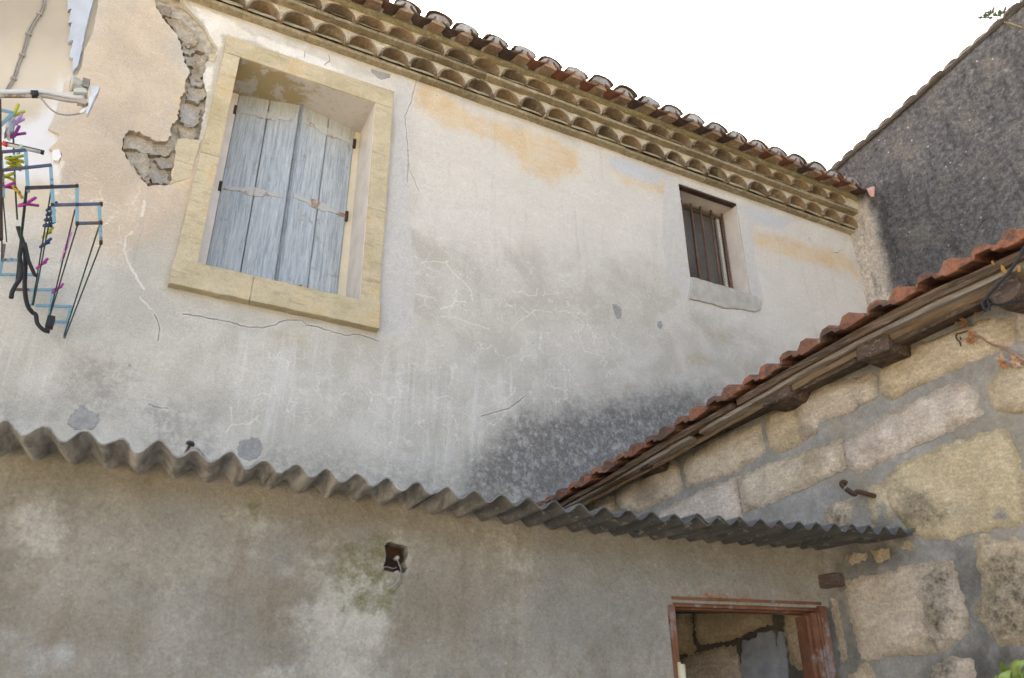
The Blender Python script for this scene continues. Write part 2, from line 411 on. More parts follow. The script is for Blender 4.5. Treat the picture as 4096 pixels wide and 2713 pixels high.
def m_mortar():
    g = G('grey_mortar', .95, .12); nm = g.noise(5, 7, .65, dist=.4); nf = g.noise(40, 6, .75)
    c = g.mix(g.mr(nm, .33, .67), (.245, .235, .21), (.335, .322, .295))
    c = g.mix(g.math('MULTIPLY', g.mr(g.noise(2.2, 5, .6), .5, .68), .5), c, (.29, .24, .165))
    dk = g.mask('dark', .16, g.noise(6, 6, .7), .08)
    c = g.mix(g.math('MULTIPLY', dk, .95), c, g.mix(nm, (.06, .056, .048), (.15, .14, .12)))
    ms = g.mask('moss', .10, g.noise(12, 6, .75), .03); c = g.mix(g.math('MULTIPLY', ms, .75), c, (.13, .13, .04))
    c = g.mix(g.math('MULTIPLY', g.mr(nf, .58, .75), .4), c, (.42, .40, .36))
    c = g.grain(c, (8, .10), (26, .13), (90, .16))
    b = g.bump(nm, .6, .02); b = g.bump(nf, .6, .006, b)
    return g.end(c, b)
def m_surround():
    g = G('yellow_limestone', .9, .15); nm = g.noise(4, 6, .6); nf = g.noise(60, 5, .7); nh = g.noise(12, 5, .7, g.co((.5, 1, 3.5))); r = g.rand()
    c = g.mix(g.mr(nm, .35, .65), (.45, .375, .225), (.54, .47, .325)); c = g.mix(g.math('MULTIPLY', r, .35), c, (.585, .53, .40))
    c = g.mix(g.math('MULTIPLY', g.mr(nm, .53, .68), .5), c, (.53, .37, .17))
    c = g.mix(g.math('MULTIPLY', g.mr(nh, .53, .66), .55), c, (.33, .28, .18)); c = g.mix(g.math('MULTIPLY', g.mr(nf, .27, .38, 1., 0.), .5), c, (.25, .20, .12))
    c = g.grain(c, (5, .10), (35, .06), (110, .14))
    b = g.bump(nf, .6, .004); b = g.bump(nm, .4, .014, b)
    return g.end(c, b)
def m_shutter():
    g = G('weathered_blue_grey_paint', .8, .25); v = g.shift(g.co(), g.rand())
    ng = g.noise(9, 7, .7, g.shift(g.co((7., 7., .35)), g.rand()), .25); nw = g.noise(40, 5, .7, g.shift(g.co((6, 6, .3)), g.rand())); nm = g.noise(3, 5, .6, v)
    c = g.mix(g.mr(ng, .32, .66), (.27, .318, .355), (.45, .50, .53)); c = g.mix(g.math('MULTIPLY', g.mr(nw, .50, .72), .75), c, (.62, .65, .67))
    c = g.mix(g.math('MULTIPLY', g.mr(nw, .25, .42, 1., 0.), g.mr(nm, .4, .6, .2, .9)), c, (.20, .205, .215))
    z = g.N('ShaderNodeSeparateXYZ'); g.put(z.inputs[0], g.co())
    top = g.math('MULTIPLY', g.mr(g.math('ADD', z.outputs[2], g.math('MULTIPLY', g.math('SUBTRACT', nm, .5), .2)), 5.02, 5.32), g.mr(g.noise(14, 6, .7), .35, .62, .25, 1.))
    c = g.mix(g.math('MULTIPLY', top, .65), c, (.45, .44, .36)); 
    dirt = g.math('MULTIPLY', g.mr(g.noise(10, 6, .75, v), .57, .7), g.mr(z.outputs[2], 3.9, 5.3, .55, .55)); c = g.mix(dirt, c, (.22, .21, .18))
    c = g.mix(1., c, g.mr(g.noise(14, 6, .8, g.shift(g.co((9., 9., .5)), g.rand())), .33, .67, .82, 1.16, False), 'MULTIPLY')
    b = g.bump(nw, .5, .004); b = g.bump(ng, .3, .005, b)
    return g.end(c, b)
def m_rust(name, c0, c1, paint=None, amt=.5, rough=.8):
    g = G(name, rough, .3); nm = g.noise(9, 7, .72); nf = g.noise(60, 5, .75)
    c = g.mix(g.mr(nm, .35, .65), c0, c1); c = g.mix(g.math('MULTIPLY', g.mr(nf, .3, .45, 1., 0.), .5), c, tuple(x*.4 for x in c0))
    if paint: c = g.mix(g.mr(g.noise(6, 7, .7, g.co((1.2, 1.2, .8))), .5-amt*.2+.1, .5-amt*.2+.16), c, paint)
    return g.end(c, g.bump(nf, .4, .003))
def m_tile(name, a, b, lich, dust=.5, per=1., soot=None):
    g = G(name, .92, .15); r = g.rand(); v = g.shift(g.co(), r)
    nm = g.noise(10, 6, .7, v); nf = g.noise(55, 5, .75, v)
    c = g.mix(g.mr(g.math('ADD', g.math('MULTIPLY', r, per), g.math('MULTIPLY', g.math('SUBTRACT', nm, .5), .8)), .15, .85), a, b)
    c = g.mix(g.math('MULTIPLY', g.mr(nm, .5, .68), dust), c, lich); c = g.mix(g.math('MULTIPLY', g.mr(nf, .3, .42, 1., 0.), .55), c, tuple(x*.3 for x in a))
    if soot: c = g.mix(g.mr(g.noise(7, 6, .75, v), .46, .58, 0., .8), c, soot)
    c = g.grain(c, (16, .2), (50, .25), vec=v)
    b_ = g.bump(nf, .6, .005); b_ = g.bump(nm, .3, .01, b_)
    return g.end(c, b_)
def m_wood(name, tones, scale=(1.2, 22, 22)):
    g = G(name, .9, .15); v = g.shift(g.co(scale), g.rand()); ng = g.noise(2.6, 8, .75, v, .4); nf = g.noise(9, 6, .75, v); nb = g.noise(5, 6, .7)
    c = g.mix(g.mr(ng, .36, .62), tones[0], tones[1]); c = g.mix(g.math('MULTIPLY', g.mr(nf, .52, .70), .85), c, tones[2])
    c = g.mix(g.math('MULTIPLY', g.mr(nb, .52, .68), .7), c, tones[3])
    b = g.bump(ng, .7, .012); b = g.bump(nf, .5, .005, b)
    return g.end(c, b)
def m_corr():
    g = G('bitumen_fibre', .85, .25); ng = g.noise(7, 8, .75, g.co((1.6, .45, 2.6)), 1.2); nf = g.noise(45, 6, .8, g.co((1, .4, 1))); nm = g.noise(3, 5)
    c = g.mix(g.mr(ng, .34, .66), (.15, .146, .138), (.47, .455, .43)); c = g.mix(g.math('MULTIPLY', g.mr(nf, .6, .72), .7), c, (.42, .41, .38))
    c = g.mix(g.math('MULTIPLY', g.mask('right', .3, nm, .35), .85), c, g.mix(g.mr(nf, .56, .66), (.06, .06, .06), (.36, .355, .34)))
    c = g.mix(g.math('MULTIPLY', g.mr(nm, .55, .7), .4), c, (.28, .25, .20))
    return g.end(c, g.bump(ng, .5, .006))
M_FAC = m_facade(); M_SHED = m_shedwall(); M_GAB = m_gable(); M_MORT = m_mortar(); M_SUR = m_surround(); M_SHUT = m_shutter(); M_CORR = m_corr()
M_ST = m_stone('shelly_limestone', ((.56, .445, .285), (.72, .605, .435), (.59, .49, .37), (.74, .645, .525)))
M_RUB = m_stone('rubble_stone', ((.42, .37, .29), (.54, .49, .40), (.37, .36, .34), (.50, .48, .45)), (.16, .14, .11))
M_RUBM = simple('earth_mortar', (.42, .38, .31), .97, .3, 25, bump=.7)
M_GTILE = m_tile('old_cornice_tile', (.27, .195, .125), (.17, .13, .09), (.40, .345, .25), .7)
M_GFILL = m_tile('cornice_mortar', (.52, .47, .36), (.44, .385, .27), (.66, .61, .52), .7, .5)
M_GBACK = m_tile('cornice_backing', (.44, .385, .25), (.36, .31, .185), (.52, .47, .34), .6, .5)
M_GSTRIP = m_tile('cornice_strip_stone', (.33, .28, .185), (.235, .195, .125), (.48, .43, .33), .6)
M_BAND = m_tile('mossy_bedding_mortar', (.235, .21, .125), (.17, .155, .095), (.34, .315, .22), .7)
M_PAN = m_tile('red_clay_pan_tile', (.20, .085, .055), (.085, .06, .05), (.17, .125, .095), .6)
M_COVER = m_tile('lichen_clay_cover_tile', (.13, .09, .065), (.20, .13, .09), (.22, .20, .16), .8)
M_PLUG = m_tile('pale_mortar_plug', (.38, .365, .335), (.30, .29, .27), (.50, .48, .45), .7)
M_BRICK = m_tile('weathered_brick_end', (.33, .235, .15), (.25, .165, .115), (.42, .35, .25), .7)
M_ETILE = m_tile('orange_interlocking_tile', (.31, .128, .073), (.19, .095, .064), (.35, .235, .17), .6, 1., (.08, .065, .055))
M_CEM = simple('grey_cement', (.31, .307, .288), .9, .16, 40, bump=.5)
M_SILLC = simple('beige_cement', (.44, .42, .37), .9, .12, 14, bump=.25)
M_CREAM = simple('cream_reveal_paint', (.70, .64, .50), .85, .06, 6, bump=.1)
M_WHITEP = simple('white_reveal_paint_and_light', (.68, .63, .57), .88, .08, 7, bump=.12)
def m_soffit():
    g = G('flaking_soffit_paint', .9); n = g.noise(7, 7, .7, dist=.4)
    z = g.N('ShaderNodeSeparateXYZ'); g.put(z.inputs[0], g.co())
    f = g.mr(g.math('ADD', z.outputs[0], g.math('MULTIPLY', g.math('SUBTRACT', n, .5), .9)), -1.55, -1.35)
    c = g.mix(g.mr(n, .47, .53), (.42, .34, .19), (.52, .50, .46)); c = g.mix(f, c, (.60, .57, .53))
    c = g.mix(g.math('MULTIPLY', g.mr(g.noise(26, 6, .75), .54, .66), .5), c, (.38, .29, .17))
    return g.end(c, g.bump(n, .3, .004))
M_SOFF = m_soffit()
M_STRAP = m_rust('painted_rusty_strap', (.24, .125, .065), (.36, .29, .225), (.44, .455, .44), .85)
M_RUSTF = m_rust('rusty_door_frame', (.135, .058, .033), (.215, .10, .056), (.23, .195, .185), .35)
M_IRON = m_rust('dark_rusty_iron', (.04, .026, .018), (.085, .048, .03), None)
M_BOXR = m_rust('rusty_box', (.030, .018, .013), (.085, .038, .022), None)
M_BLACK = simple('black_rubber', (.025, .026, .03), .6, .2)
M_WOODF = m_wood('weathered_fascia_wood', ((.055, .038, .027), (.16, .108, .07), (.37, .325, .27), (.19, .10, .05)))
M_WOODL = m_wood('grey_batten_wood', ((.20, .165, .13), (.36, .31, .255), (.52, .49, .45), (.17, .10, .055)))
M_WOODP = m_wood('brown_pole_wood', ((.17, .115, .07), (.30, .22, .145), (.40, .33, .25), (.20, .12, .065)))
M_WOODR = m_wood('dark_rafter_wood', ((.05, .036, .027), (.125, .088, .063), (.30, .26, .215), (.085, .058, .042)), (4, 9, 9))
M_GND = simple('courtyard_gravel', (.36, .325, .265), .95, .3, 60, bump=.8)

# ------------------------------------------------------------------ ground
g_me = bpy.data.meshes.new('ground'); S = 150
g_me.from_pydata([(-S, -S, 0), (S, -S, 0), (S, S, 0), (-S, S, 0)], [], [(0, 1, 2, 3)]); g_me.materials.append(M_GND)
g_o = bpy.data.objects.new('ground', g_me); C.objects.link(g_o); g_o['kind'] = 'structure'

# ================================================================== HOUSE (long plastered facade)
house = Thing('house', FAF, (0, 0, 0), 'long old house with stained cracked plaster, shuttered window and double tile cornice', 'house')
HX1 = 3.47
W1 = [(-1.96, 3.79), (-.925, 3.79), (-.945, 5.46), (-1.95, 5.46)]
W2 = [(1.50, 4.70), (2.095, 4.70), (2.09, 5.565), (1.495, 5.565)]
PEEL = [(-2.423,5.609),(-2.359,5.492),(-2.297,5.422),(-2.253,5.389),(-2.201,5.305),(-2.177,5.235),(-2.160,5.172),(-2.120,5.120),(-2.132,5.062),(-2.118,4.957),(-2.135,4.916),(-2.129,4.843),(-2.128,4.737),(-2.148,4.713),(-2.140,4.635),(-2.156,4.590),(-2.198,4.566),(-2.253,4.584),(-2.294,4.595),(-2.352,4.584),(-2.365,4.524),(-2.352,4.484),(-2.355,4.444),(-2.328,4.417),(-2.288,4.356),(-2.294,4.376),(-2.252,4.323),(-2.190,4.262),(-2.086,4.309),(-2.092,4.473),(-2.103,4.626),(-1.991,4.651),(-1.998,4.864),(-2.000,4.982),(-2.040,5.104),(-2.043,5.226),(-2.006,5.298),(-1.996,5.376),(-2.040,5.410),(-2.085,5.491),(-2.182,5.565),(-2.291,5.680)]
edge_left = [(-2.585,4.200),(-2.612,4.275),(-2.613,4.325),(-2.677,4.337),(-2.650,4.399),(-2.654,4.442),(-2.709,4.458),(-2.700,4.529),(-2.700,4.651),(-2.701,4.777),(-2.658,4.828),(-2.649,4.914),(-2.660,5.042),(-2.647,5.168),(-2.653,5.252),(-2.670,5.421),(-2.683,5.543)]
edge_low = [(-2.863,3.870),(-2.811,3.896),(-2.761,3.913),(-2.661,3.928),(-2.624,3.963),(-2.594,4.082),(-2.598,4.128),(-2.598,4.233)]
ztop = 5.668
out = [(-3.4, 2.2), (HX1, 2.2), (HX1, ztop), (edge_left[-1][0], ztop)] + edge_left[::-1] + edge_low[::-1] + [(-3.4, edge_low[0][1])]
out = [p for i, p in enumerate(out) if i == 0 or math.hypot(p[0]-out[i-1][0], p[1]-out[i-1][1]) > .004]
FM = dict(
 lower=[[(-2.991,3.350),(-2.173,3.706),(-1.284,3.617),(-0.727,3.472),(-0.253,4.101),(0.911,4.401),(1.060,4.029),(0.676,3.573),(0.344,3.284),(0.038,2.251),(-2.642,2.082)]],
 pale=[[(-0.829,5.568),(3.410,5.717),(3.398,4.706),(2.276,4.187),(1.129,4.748),(0.219,4.489),(-0.677,4.488)], [(-2.018,5.766),(-1.889,5.605),(-0.891,5.579),(0.426,5.564),(1.634,5.586),(1.605,5.365),(0.237,5.295),(-0.717,5.236)]],
 warm=[[(-2.673,4.376),(-2.643,5.435),(-2.344,5.594),(-2.121,5.002),(-2.125,4.617),(-1.870,4.467),(-1.970,3.974),(-2.191,3.803),(-2.538,3.856)]],
 ochre=[[(-0.753,5.601),(-0.514,5.645),(-0.279,5.526),(-0.006,5.557),(0.279,5.589),(0.536,5.525),(0.557,5.332),(0.304,5.146),(0.096,5.205),(-0.041,5.347),(-0.243,5.346),(-0.568,5.370),(-0.712,5.425)], [(0.841,5.494),(1.345,5.486),(1.333,5.378),(0.951,5.391)], [(2.202,5.345),(3.331,5.419),(3.439,5.227),(2.719,5.200),(2.195,5.174)], [(1.410,5.140),(1.435,4.835),(1.478,4.696),(1.372,4.817)], [(-2.099,5.012),(-2.008,4.329),(-2.076,4.335),(-2.154,4.988)]],
 trowel=[[(-0.886,5.738),(-0.753,5.601),(-0.738,4.802),(-0.698,4.353),(-0.657,4.117),(-0.652,3.765),(-0.841,3.637),(-0.870,4.029),(-0.850,5.183)], [(1.345,5.486),(1.513,5.586),(1.529,4.709),(1.454,4.504),(1.293,4.645),(1.266,4.939)], [(2.046,5.509),(2.235,5.397),(2.196,5.051),(2.221,4.700),(2.165,4.589),(2.082,4.664),(2.012,5.162)], [(0.770,5.613),(1.131,5.620),(1.464,5.612),(2.029,5.547),(2.368,5.614),(2.704,5.588),(2.579,5.461),(2.235,5.397),(1.628,5.541),(1.081,5.519)]],
 lime=[[(-2.221,5.679),(-2.112,5.636),(-1.956,5.615),(-1.901,5.572),(-1.808,5.568),(-1.515,5.568),(-1.362,5.558),(-1.284,5.543),(-1.250,5.518),(-1.355,5.490),(-1.447,5.498),(-1.654,5.492),(-1.849,5.508),(-1.966,5.491),(-1.988,5.549),(-2.082,5.532),(-2.156,5.573)], [(-2.048,5.215),(-1.998,5.265),(-1.995,5.123),(-2.008,5.005),(-2.040,5.086)], [(-2.090,5.517),(-1.990,5.557),(-1.978,5.385),(-2.011,5.350),(-2.056,5.430)], [(-2.622,4.232),(-2.608,4.278),(-2.574,4.096),(-2.594,4.082)]],
 blue=[[(0.828,5.593),(1.337,5.610),(1.280,5.464),(0.995,5.447),(0.841,5.494)], [(2.168,5.549),(2.709,5.613),(2.581,5.470),(2.288,5.436)]],
 tan=[[(1.578,4.260),(1.806,4.270),(1.749,4.215),(1.631,4.220)], [(1.376,4.032),(1.608,4.061),(1.576,3.994),(1.389,3.955)], [(1.892,4.060),(2.081,4.089),(2.008,4.022),(1.910,4.023)], [(1.551,3.900),(1.694,3.933),(1.654,3.901),(1.560,3.882)], [(1.800,4.082),(1.950,4.113),(1.867,4.055)], [(0.810,3.679),(0.912,3.690),(0.898,3.641),(0.826,3.628)], [(-1.429,3.554),(-1.267,3.576),(-1.275,3.520),(-1.411,3.513)], [(0.122,2.901),(0.240,2.985),(0.352,3.008),(0.286,2.928),(0.260,2.863),(0.167,2.838)]],
 crackle=[[(-0.698,4.353),(0.219,4.489),(0.998,4.148),(0.793,3.357),(0.188,3.043),(-0.740,2.912),(-1.061,3.302),(-0.715,3.694)], [(-2.596,4.275),(-2.224,4.240),(-2.125,3.715),(-2.600,4.032)], [(-1.589,3.496),(-0.525,3.680),(-0.740,2.912),(-1.497,2.849)]],
 runs=[[(-1.626,3.525),(-1.116,3.616),(-1.097,2.955),(-1.534,2.888)], [(-0.785,3.568),(0.521,3.724),(0.187,3.017),(-0.788,2.905)], [(-2.715,3.241),(-2.389,3.269),(-2.346,2.992),(-2.639,2.939)]],
 ridge=[(.007, [(-2.191,4.168),(-2.187,4.128),(-2.186,4.072)]), (.004, [(-2.207,3.969),(-2.228,3.939),(-2.234,3.922),(-2.225,3.847),(-2.198,3.785)]), (.006, [(-2.198,3.785),(-2.151,3.723),(-2.111,3.673),(-2.096,3.655)]), (.004, [(-2.109,3.600),(-2.081,3.578),(-2.041,3.551)]), (.003, [(-0.621,4.227),(-0.547,4.257),(-0.488,4.265),(-0.445,4.291)]), (.004, [(-0.462,4.272),(-0.408,4.213),(-0.320,4.153),(-0.284,4.117),(-0.274,4.046)]), (.003, [(-0.651,3.995),(-0.528,4.004),(-0.518,3.976)]), (.003, [(-0.387,4.099),(-0.385,4.018)]), (.004, [(-0.483,3.940),(-0.418,3.974),(-0.385,4.018),(-0.317,4.027)]), (.003, [(-0.006,4.208),(0.021,4.187),(0.077,4.206),(0.124,4.185),(0.181,4.199),(0.192,4.260)]), (.003, [(0.485,4.055),(0.500,3.955),(0.526,3.877),(0.683,3.865)]), (.003, [(-0.481,3.888),(-0.382,3.904),(-0.313,3.894),(-0.158,3.877)]), (.003, [(0.020,3.937),(0.048,3.980),(0.122,4.044),(0.169,4.092),(0.293,4.104)]), (.003, [(-1.588,3.105),(-1.570,3.022),(-1.596,2.969)]), (.003, [(-1.569,3.016),(-1.487,3.033),(-1.448,3.086)])],
 crack=[(0.0028, [(-1.895,3.557),(-1.778,3.567),(-1.669,3.567),(-1.577,3.558),(-1.486,3.576),(-1.423,3.610)]), (0.0028, [(-1.424,3.617),(-1.386,3.646),(-1.292,3.668),(-1.268,3.642),(-1.197,3.643),(-1.051,3.629),(-0.973,3.655),(-0.851,3.638)]), (0.0020, [(-0.733,5.698),(-0.743,5.567),(-0.755,5.468),(-0.796,5.319),(-0.768,5.123),(-0.752,4.994),(-0.745,4.793)]), (0.0020, [(-0.726,5.691),(-0.752,5.542),(-0.756,5.458)]), (0.0020, [(-2.024,3.526),(-1.990,3.469),(-1.981,3.385)]), (0.0020, [(-0.755,5.052),(-0.738,4.902),(-0.660,4.747)]), (0.0028, [(-0.201,3.291),(-0.135,3.326),(-0.017,3.379),(0.043,3.431),(0.088,3.473)]), (0.0020, [(-1.963,3.050),(-1.920,3.040),(-1.873,3.045)]), (0.0028, [(-1.358,5.519),(-1.325,5.575),(-1.345,5.617)]), (0.0023, [(3.447,5.507),(3.459,5.378),(3.458,5.259)]), (0.0020, [(-1.494,5.578),(-1.487,5.520)]), (0.0028, [(2.894,5.457),(2.868,5.461),(2.900,5.423)]), (0.0050, [(3.154,5.390),(3.214,5.408)]), (0.0020, [(3.221,5.434),(3.270,5.460),(3.290,5.430)]), (0.0020, [(-1.456,3.766),(-1.375,3.779),(-1.307,3.801),(-1.234,3.791),(-1.166,3.832),(-1.129,3.833)])],
 grime=[[(-2.270,3.227),(-2.084,3.243),(-2.034,2.983),(-2.229,2.865),(-2.291,3.067)], [(-1.968,3.039),(-1.691,3.043),(-1.657,2.826),(-1.947,2.825)], [(-2.716,2.925),(-2.212,2.952),(-2.682,2.792)], [(-0.388,2.888),(0.046,3.345),(0.289,3.487),(1.600,3.842),(0.970,3.097),(0.268,2.795),(-0.333,2.797)], [(-1.421,2.905),(-0.338,2.944),(-0.333,2.773),(-1.403,2.774)]],
 mould=[[(-0.296,2.851),(-0.259,3.005),(-0.097,3.159),(0.075,3.336),(0.348,3.411),(0.880,3.595),(1.716,3.831),(1.208,3.394),(0.329,2.879),(0.297,2.798),(-0.229,2.786)]],
)
for k_ in ('crack', 'ridge'): FM[k_] = [(r, resample(l, .016, .0035, False, 17+i)) for i, (r, l) in enumerate(FM[k_])]
CRL = [l for k_ in ('crack', 'ridge') for r, l in FM[k_]]
def frelief(u, z):
    return .006*fbm(u, z, 1.3, 3.) + .0025*fbm(u, z, 6., 9.)
V, F = sheet(resample(out, .03, .002, True, 3), [resample(W1, .06), resample(W2, .06), resample(PEEL, .016, .006, True, 5)], .036, 0., .034, frelief, [.06, .24, .034], CRL)
P2 = [(v[0], v[2]) for v in V]
house.part('plaster_wall', V, F, M_FAC, attrs=masks_at(P2, FM), smooth=True, sharp=40)
# masonry core behind the plaster, with the two openings left free
core = [(-3.6, 0.0), (HX1, 0.0), (HX1, 5.70), (-3.6, 5.70)]
w1h = [(-1.88, 3.85), (-.98, 3.85), (-.98, 5.375), (-1.88, 5.375)]
def crelief(u, z): return .012*fbm(u, z, 8, 2.)
W2c = [(1.494, 4.694), (2.101, 4.694), (2.096, 5.571), (1.489, 5.571)]
V, F = sheet(core, [w1h, W2c], .07, .036, .35, crelief, [.38, .25])
house.part('rubble_core', V, F, M_RUBM, attrs={}, smooth=True, sharp=40)
RUB = [[(-2.315,5.459),(-2.233,5.491),(-2.160,5.435),(-2.115,5.355),(-2.162,5.296),(-2.214,5.344),(-2.263,5.411)], [(-2.191,5.319),(-2.106,5.341),(-2.069,5.305),(-2.111,5.294),(-2.141,5.244),(-2.173,5.246)], [(-2.163,5.224),(-2.115,5.238),(-2.100,5.183),(-2.139,5.156)], [(-2.115,5.256),(-2.051,5.277),(-2.038,5.193),(-2.058,5.078),(-2.115,5.088),(-2.101,5.155)], [(-2.106,4.997),(-2.025,5.032),(-2.006,4.988),(-2.043,4.913),(-2.098,4.915)], [(-2.122,4.871),(-2.021,4.889),(-2.019,4.764),(-2.060,4.723),(-2.107,4.753)], [(-2.112,4.711),(-2.018,4.724),(-2.018,4.651),(-2.088,4.640)], [(-2.358,4.543),(-2.261,4.565),(-2.210,4.538),(-2.116,4.565),(-2.133,4.496),(-2.215,4.474),(-2.313,4.483),(-2.348,4.462)], [(-2.332,4.438),(-2.248,4.469),(-2.214,4.436),(-2.202,4.342),(-2.231,4.258),(-2.275,4.316)], [(-2.190,4.460),(-2.102,4.485),(-2.099,4.432),(-2.145,4.400),(-2.166,4.423)], [(-2.194,4.387),(-2.116,4.389),(-2.094,4.317),(-2.171,4.301)], [(-2.279,4.399),(-2.216,4.405),(-2.191,4.336),(-2.198,4.274),(-2.249,4.341)], [(-2.379,5.538),(-2.308,5.556),(-2.283,5.485),(-2.337,5.475)], [(-2.114,5.079),(-2.040,5.086),(-2.039,5.043),(-2.093,5.028)]]
for i, p in enumerate(RUB):
    V, F = stone_mesh(p, .002+.010*rnd.random()-.030, 40+i, .035, .05, .014, .010, .008)
    house.part('stone', [(v[0], v[1], v[2]) for v in V], F, M_RUB, smooth=True, sharp=50, attrs={'dark': np.full(len(V), -1.), 'moss': np.full(len(V), -1.), 'smear': np.full(len(V), -1.), 'edge': stone_mesh.edge})
# cement repairs
for p in ([[(-2.282,2.907),(-2.273,2.954),(-2.239,3.000),(-2.210,2.977),(-2.163,2.962),(-2.155,2.923),(-2.173,2.892),(-2.218,2.878),(-2.267,2.885)], [(-1.895,2.991),(-1.863,3.014),(-1.807,3.000),(-1.763,2.989),(-1.728,2.941),(-1.747,2.897),(-1.765,2.847),(-1.814,2.857),(-1.878,2.894)], [(-1.529,2.931),(-1.461,2.967),(-1.431,2.959),(-1.409,2.925),(-1.419,2.869),(-1.460,2.842),(-1.519,2.861)], [(0.711,4.295),(0.744,4.326),(0.762,4.288),(0.805,4.299),(0.855,4.261),(0.844,4.194),(0.785,4.167),(0.714,4.182)], [(1.155,4.243),(1.184,4.255),(1.201,4.223),(1.171,4.178),(1.145,4.200)]]):
    house.part('cement_patch', *prism(resample(p, .010, .006, True, 3), -.003, .03, .002), M_CEM)
house.part('cement_patch', *prism(resample([(-1.057,5.621),(-0.915,5.638),(-0.921,5.604),(-0.975,5.561),(-1.008,5.565),(-1.051,5.597)], .015, .003), -.004, .03, .003), M_CEM)
# stone surround of the shuttered window
ol, ob, rl_, rb = (-1.964,5.453), (-1.991,3.690), (-0.890,5.465), (-0.871,3.699)
il, ibl, ir, ibr = (-1.868,5.320), (-1.876,3.839), (-1.007,5.344), (-0.990,3.819)
def lerp(a, b, t): return (a[0]+(b[0]-a[0])*t, a[1]+(b[1]-a[1])*t)
zl = il[1]+.02
house.part('lintel_stone', *prism(resample([(ol[0]+.003, il[1]+.0006), (rl_[0]-.003, il[1]+.0006), rl_, ol], .05, .0008), -.035, .12, .0025), M_SUR)
def jamb(a_out, a_in, b_out, b_in, cuts, seed):
    zt_, zb_ = a_in[1], 3.847; zs = [zt_]+[zt_+(zb_-zt_)*t for t in cuts]+[zb_]
    def at(p, q, z): t = (z-p[1])/(q[1]-p[1]); return (p[0]+(q[0]-p[0])*t, z)
    for k in range(len(zs)-1):
        g = .0005
        p = [at(a_out, b_out, zs[k]-g), at(a_in, b_in, zs[k]-g), at(a_in, b_in, zs[k+1]+g), at(a_out, b_out, zs[k+1]+g)]
        house.part('jamb_stone', *prism(resample(p, .05, .0008, True, seed+k), -.034-.0015*(k % 2), .12, .0025), M_SUR)
zl = il[1]+.003
jamb((ol[0]+.003, il[1]), (il[0], il[1]), (ob[0]+.004, ob[1]), (ibl[0], ibl[1]), [.19, .52], 11)
jamb((rl_[0]-.003, il[1]), (ir[0], il[1]), (rb[0]-.005, rb[1]), (ibr[0], ibr[1]), [.22, .56], 31)
ms = (-1.587,3.802)[0]
for a, b in ((ob[0], ms-.0015), (ms+.0015, rb[0])):
    zb = ob[1]; zt = 3.845
    house.part('sill_stone', *prism(resample([(a, zb), (b, zb), (b, zt), (a, zt)], .04, .002, True, 5), -.055, .32, .004), M_SUR)
house.part('quoin_stone', *prism(resample([(-2.102,4.622),(-1.982,4.650),(-1.994,4.380),(-2.082,4.313)], .03, .003), -.008, .05, .004), M_SUR)
house.part('quoin_stone', *prism(resample([(-2.041,5.291),(-1.991,5.305),(-1.999,5.247),(-2.036,5.243)], .02, .002), -.006, .05, .003), M_SUR)
# reveals, soffit and painted rebates
house.part('window_soffit', *box(-1.885, -.972, -.027, .345, il[1]-.001, il[1]+.02), M_SOFF)
house.part('window_reveal', [(ir[0]-.003, -.027, il[1]-.002), (ibr[0]-.003, -.027, 3.846), (ibr[0]-.003, .345, 3.846), (ir[0]-.003, .345, il[1]-.002), (ir[0]+.01, -.027, il[1]-.002), (ibr[0]+.01, -.027, 3.846), (ibr[0]+.01, .345, 3.846), (ir[0]+.01, .345, il[1]-.002)], [(0, 1, 2, 3), (4, 7, 6, 5), (0, 4, 5, 1), (1, 5, 6, 2), (2, 6, 7, 3), (3, 7, 4, 0)], M_WHITEP)
house.part('window_reveal', *box(-1.90, -1.868, .085, .34, 3.85, 5.384), M_WHITEP)
house.part('rebate_frame', *box(-1.048, -.993, .295, .34, 3.85, 5.384), M_CREAM)
house.part('rebate_frame', *box(-1.867, -1.815, .290, .34, 3.85, 5.384), M_WHITEP)
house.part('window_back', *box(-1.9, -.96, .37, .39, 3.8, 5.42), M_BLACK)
# shutters: two leaves of two boards each, standing a little open in a V
LA, LB, RA, RB = (-1.815, .298), (-1.436, .212), (-1.426, .212), (-1.050, .282)
def leaf(a, b, t0, t1, z0, z1):
    p = lerp(a, b, t0); q = lerp(a, b, t1); d = math.hypot(q[0]-p[0], q[1]-p[1]); nx, ny = -(q[1]-p[1])/d, (q[0]-p[0])/d
    th = .022; e = .006; v = []
    for z in (z0, z1):
        ux, uy = (q[0]-p[0])/d, (q[1]-p[1])/d
        v += [(p[0]+ux*e, p[1]+uy*e, z), (q[0]-ux*e, q[1]-uy*e, z), (q[0], q[1]+e, z), (q[0]+nx*th, q[1]+ny*th, z), (p[0]+nx*th, p[1]+ny*th, z), (p[0], p[1]+e, z)]
    n = 6; f = [tuple(range(n))[::-1], tuple(range(n, 2*n))]+[(i, (i+1) % n, n+(i+1) % n, n+i) for i in range(n)]
    return v, f
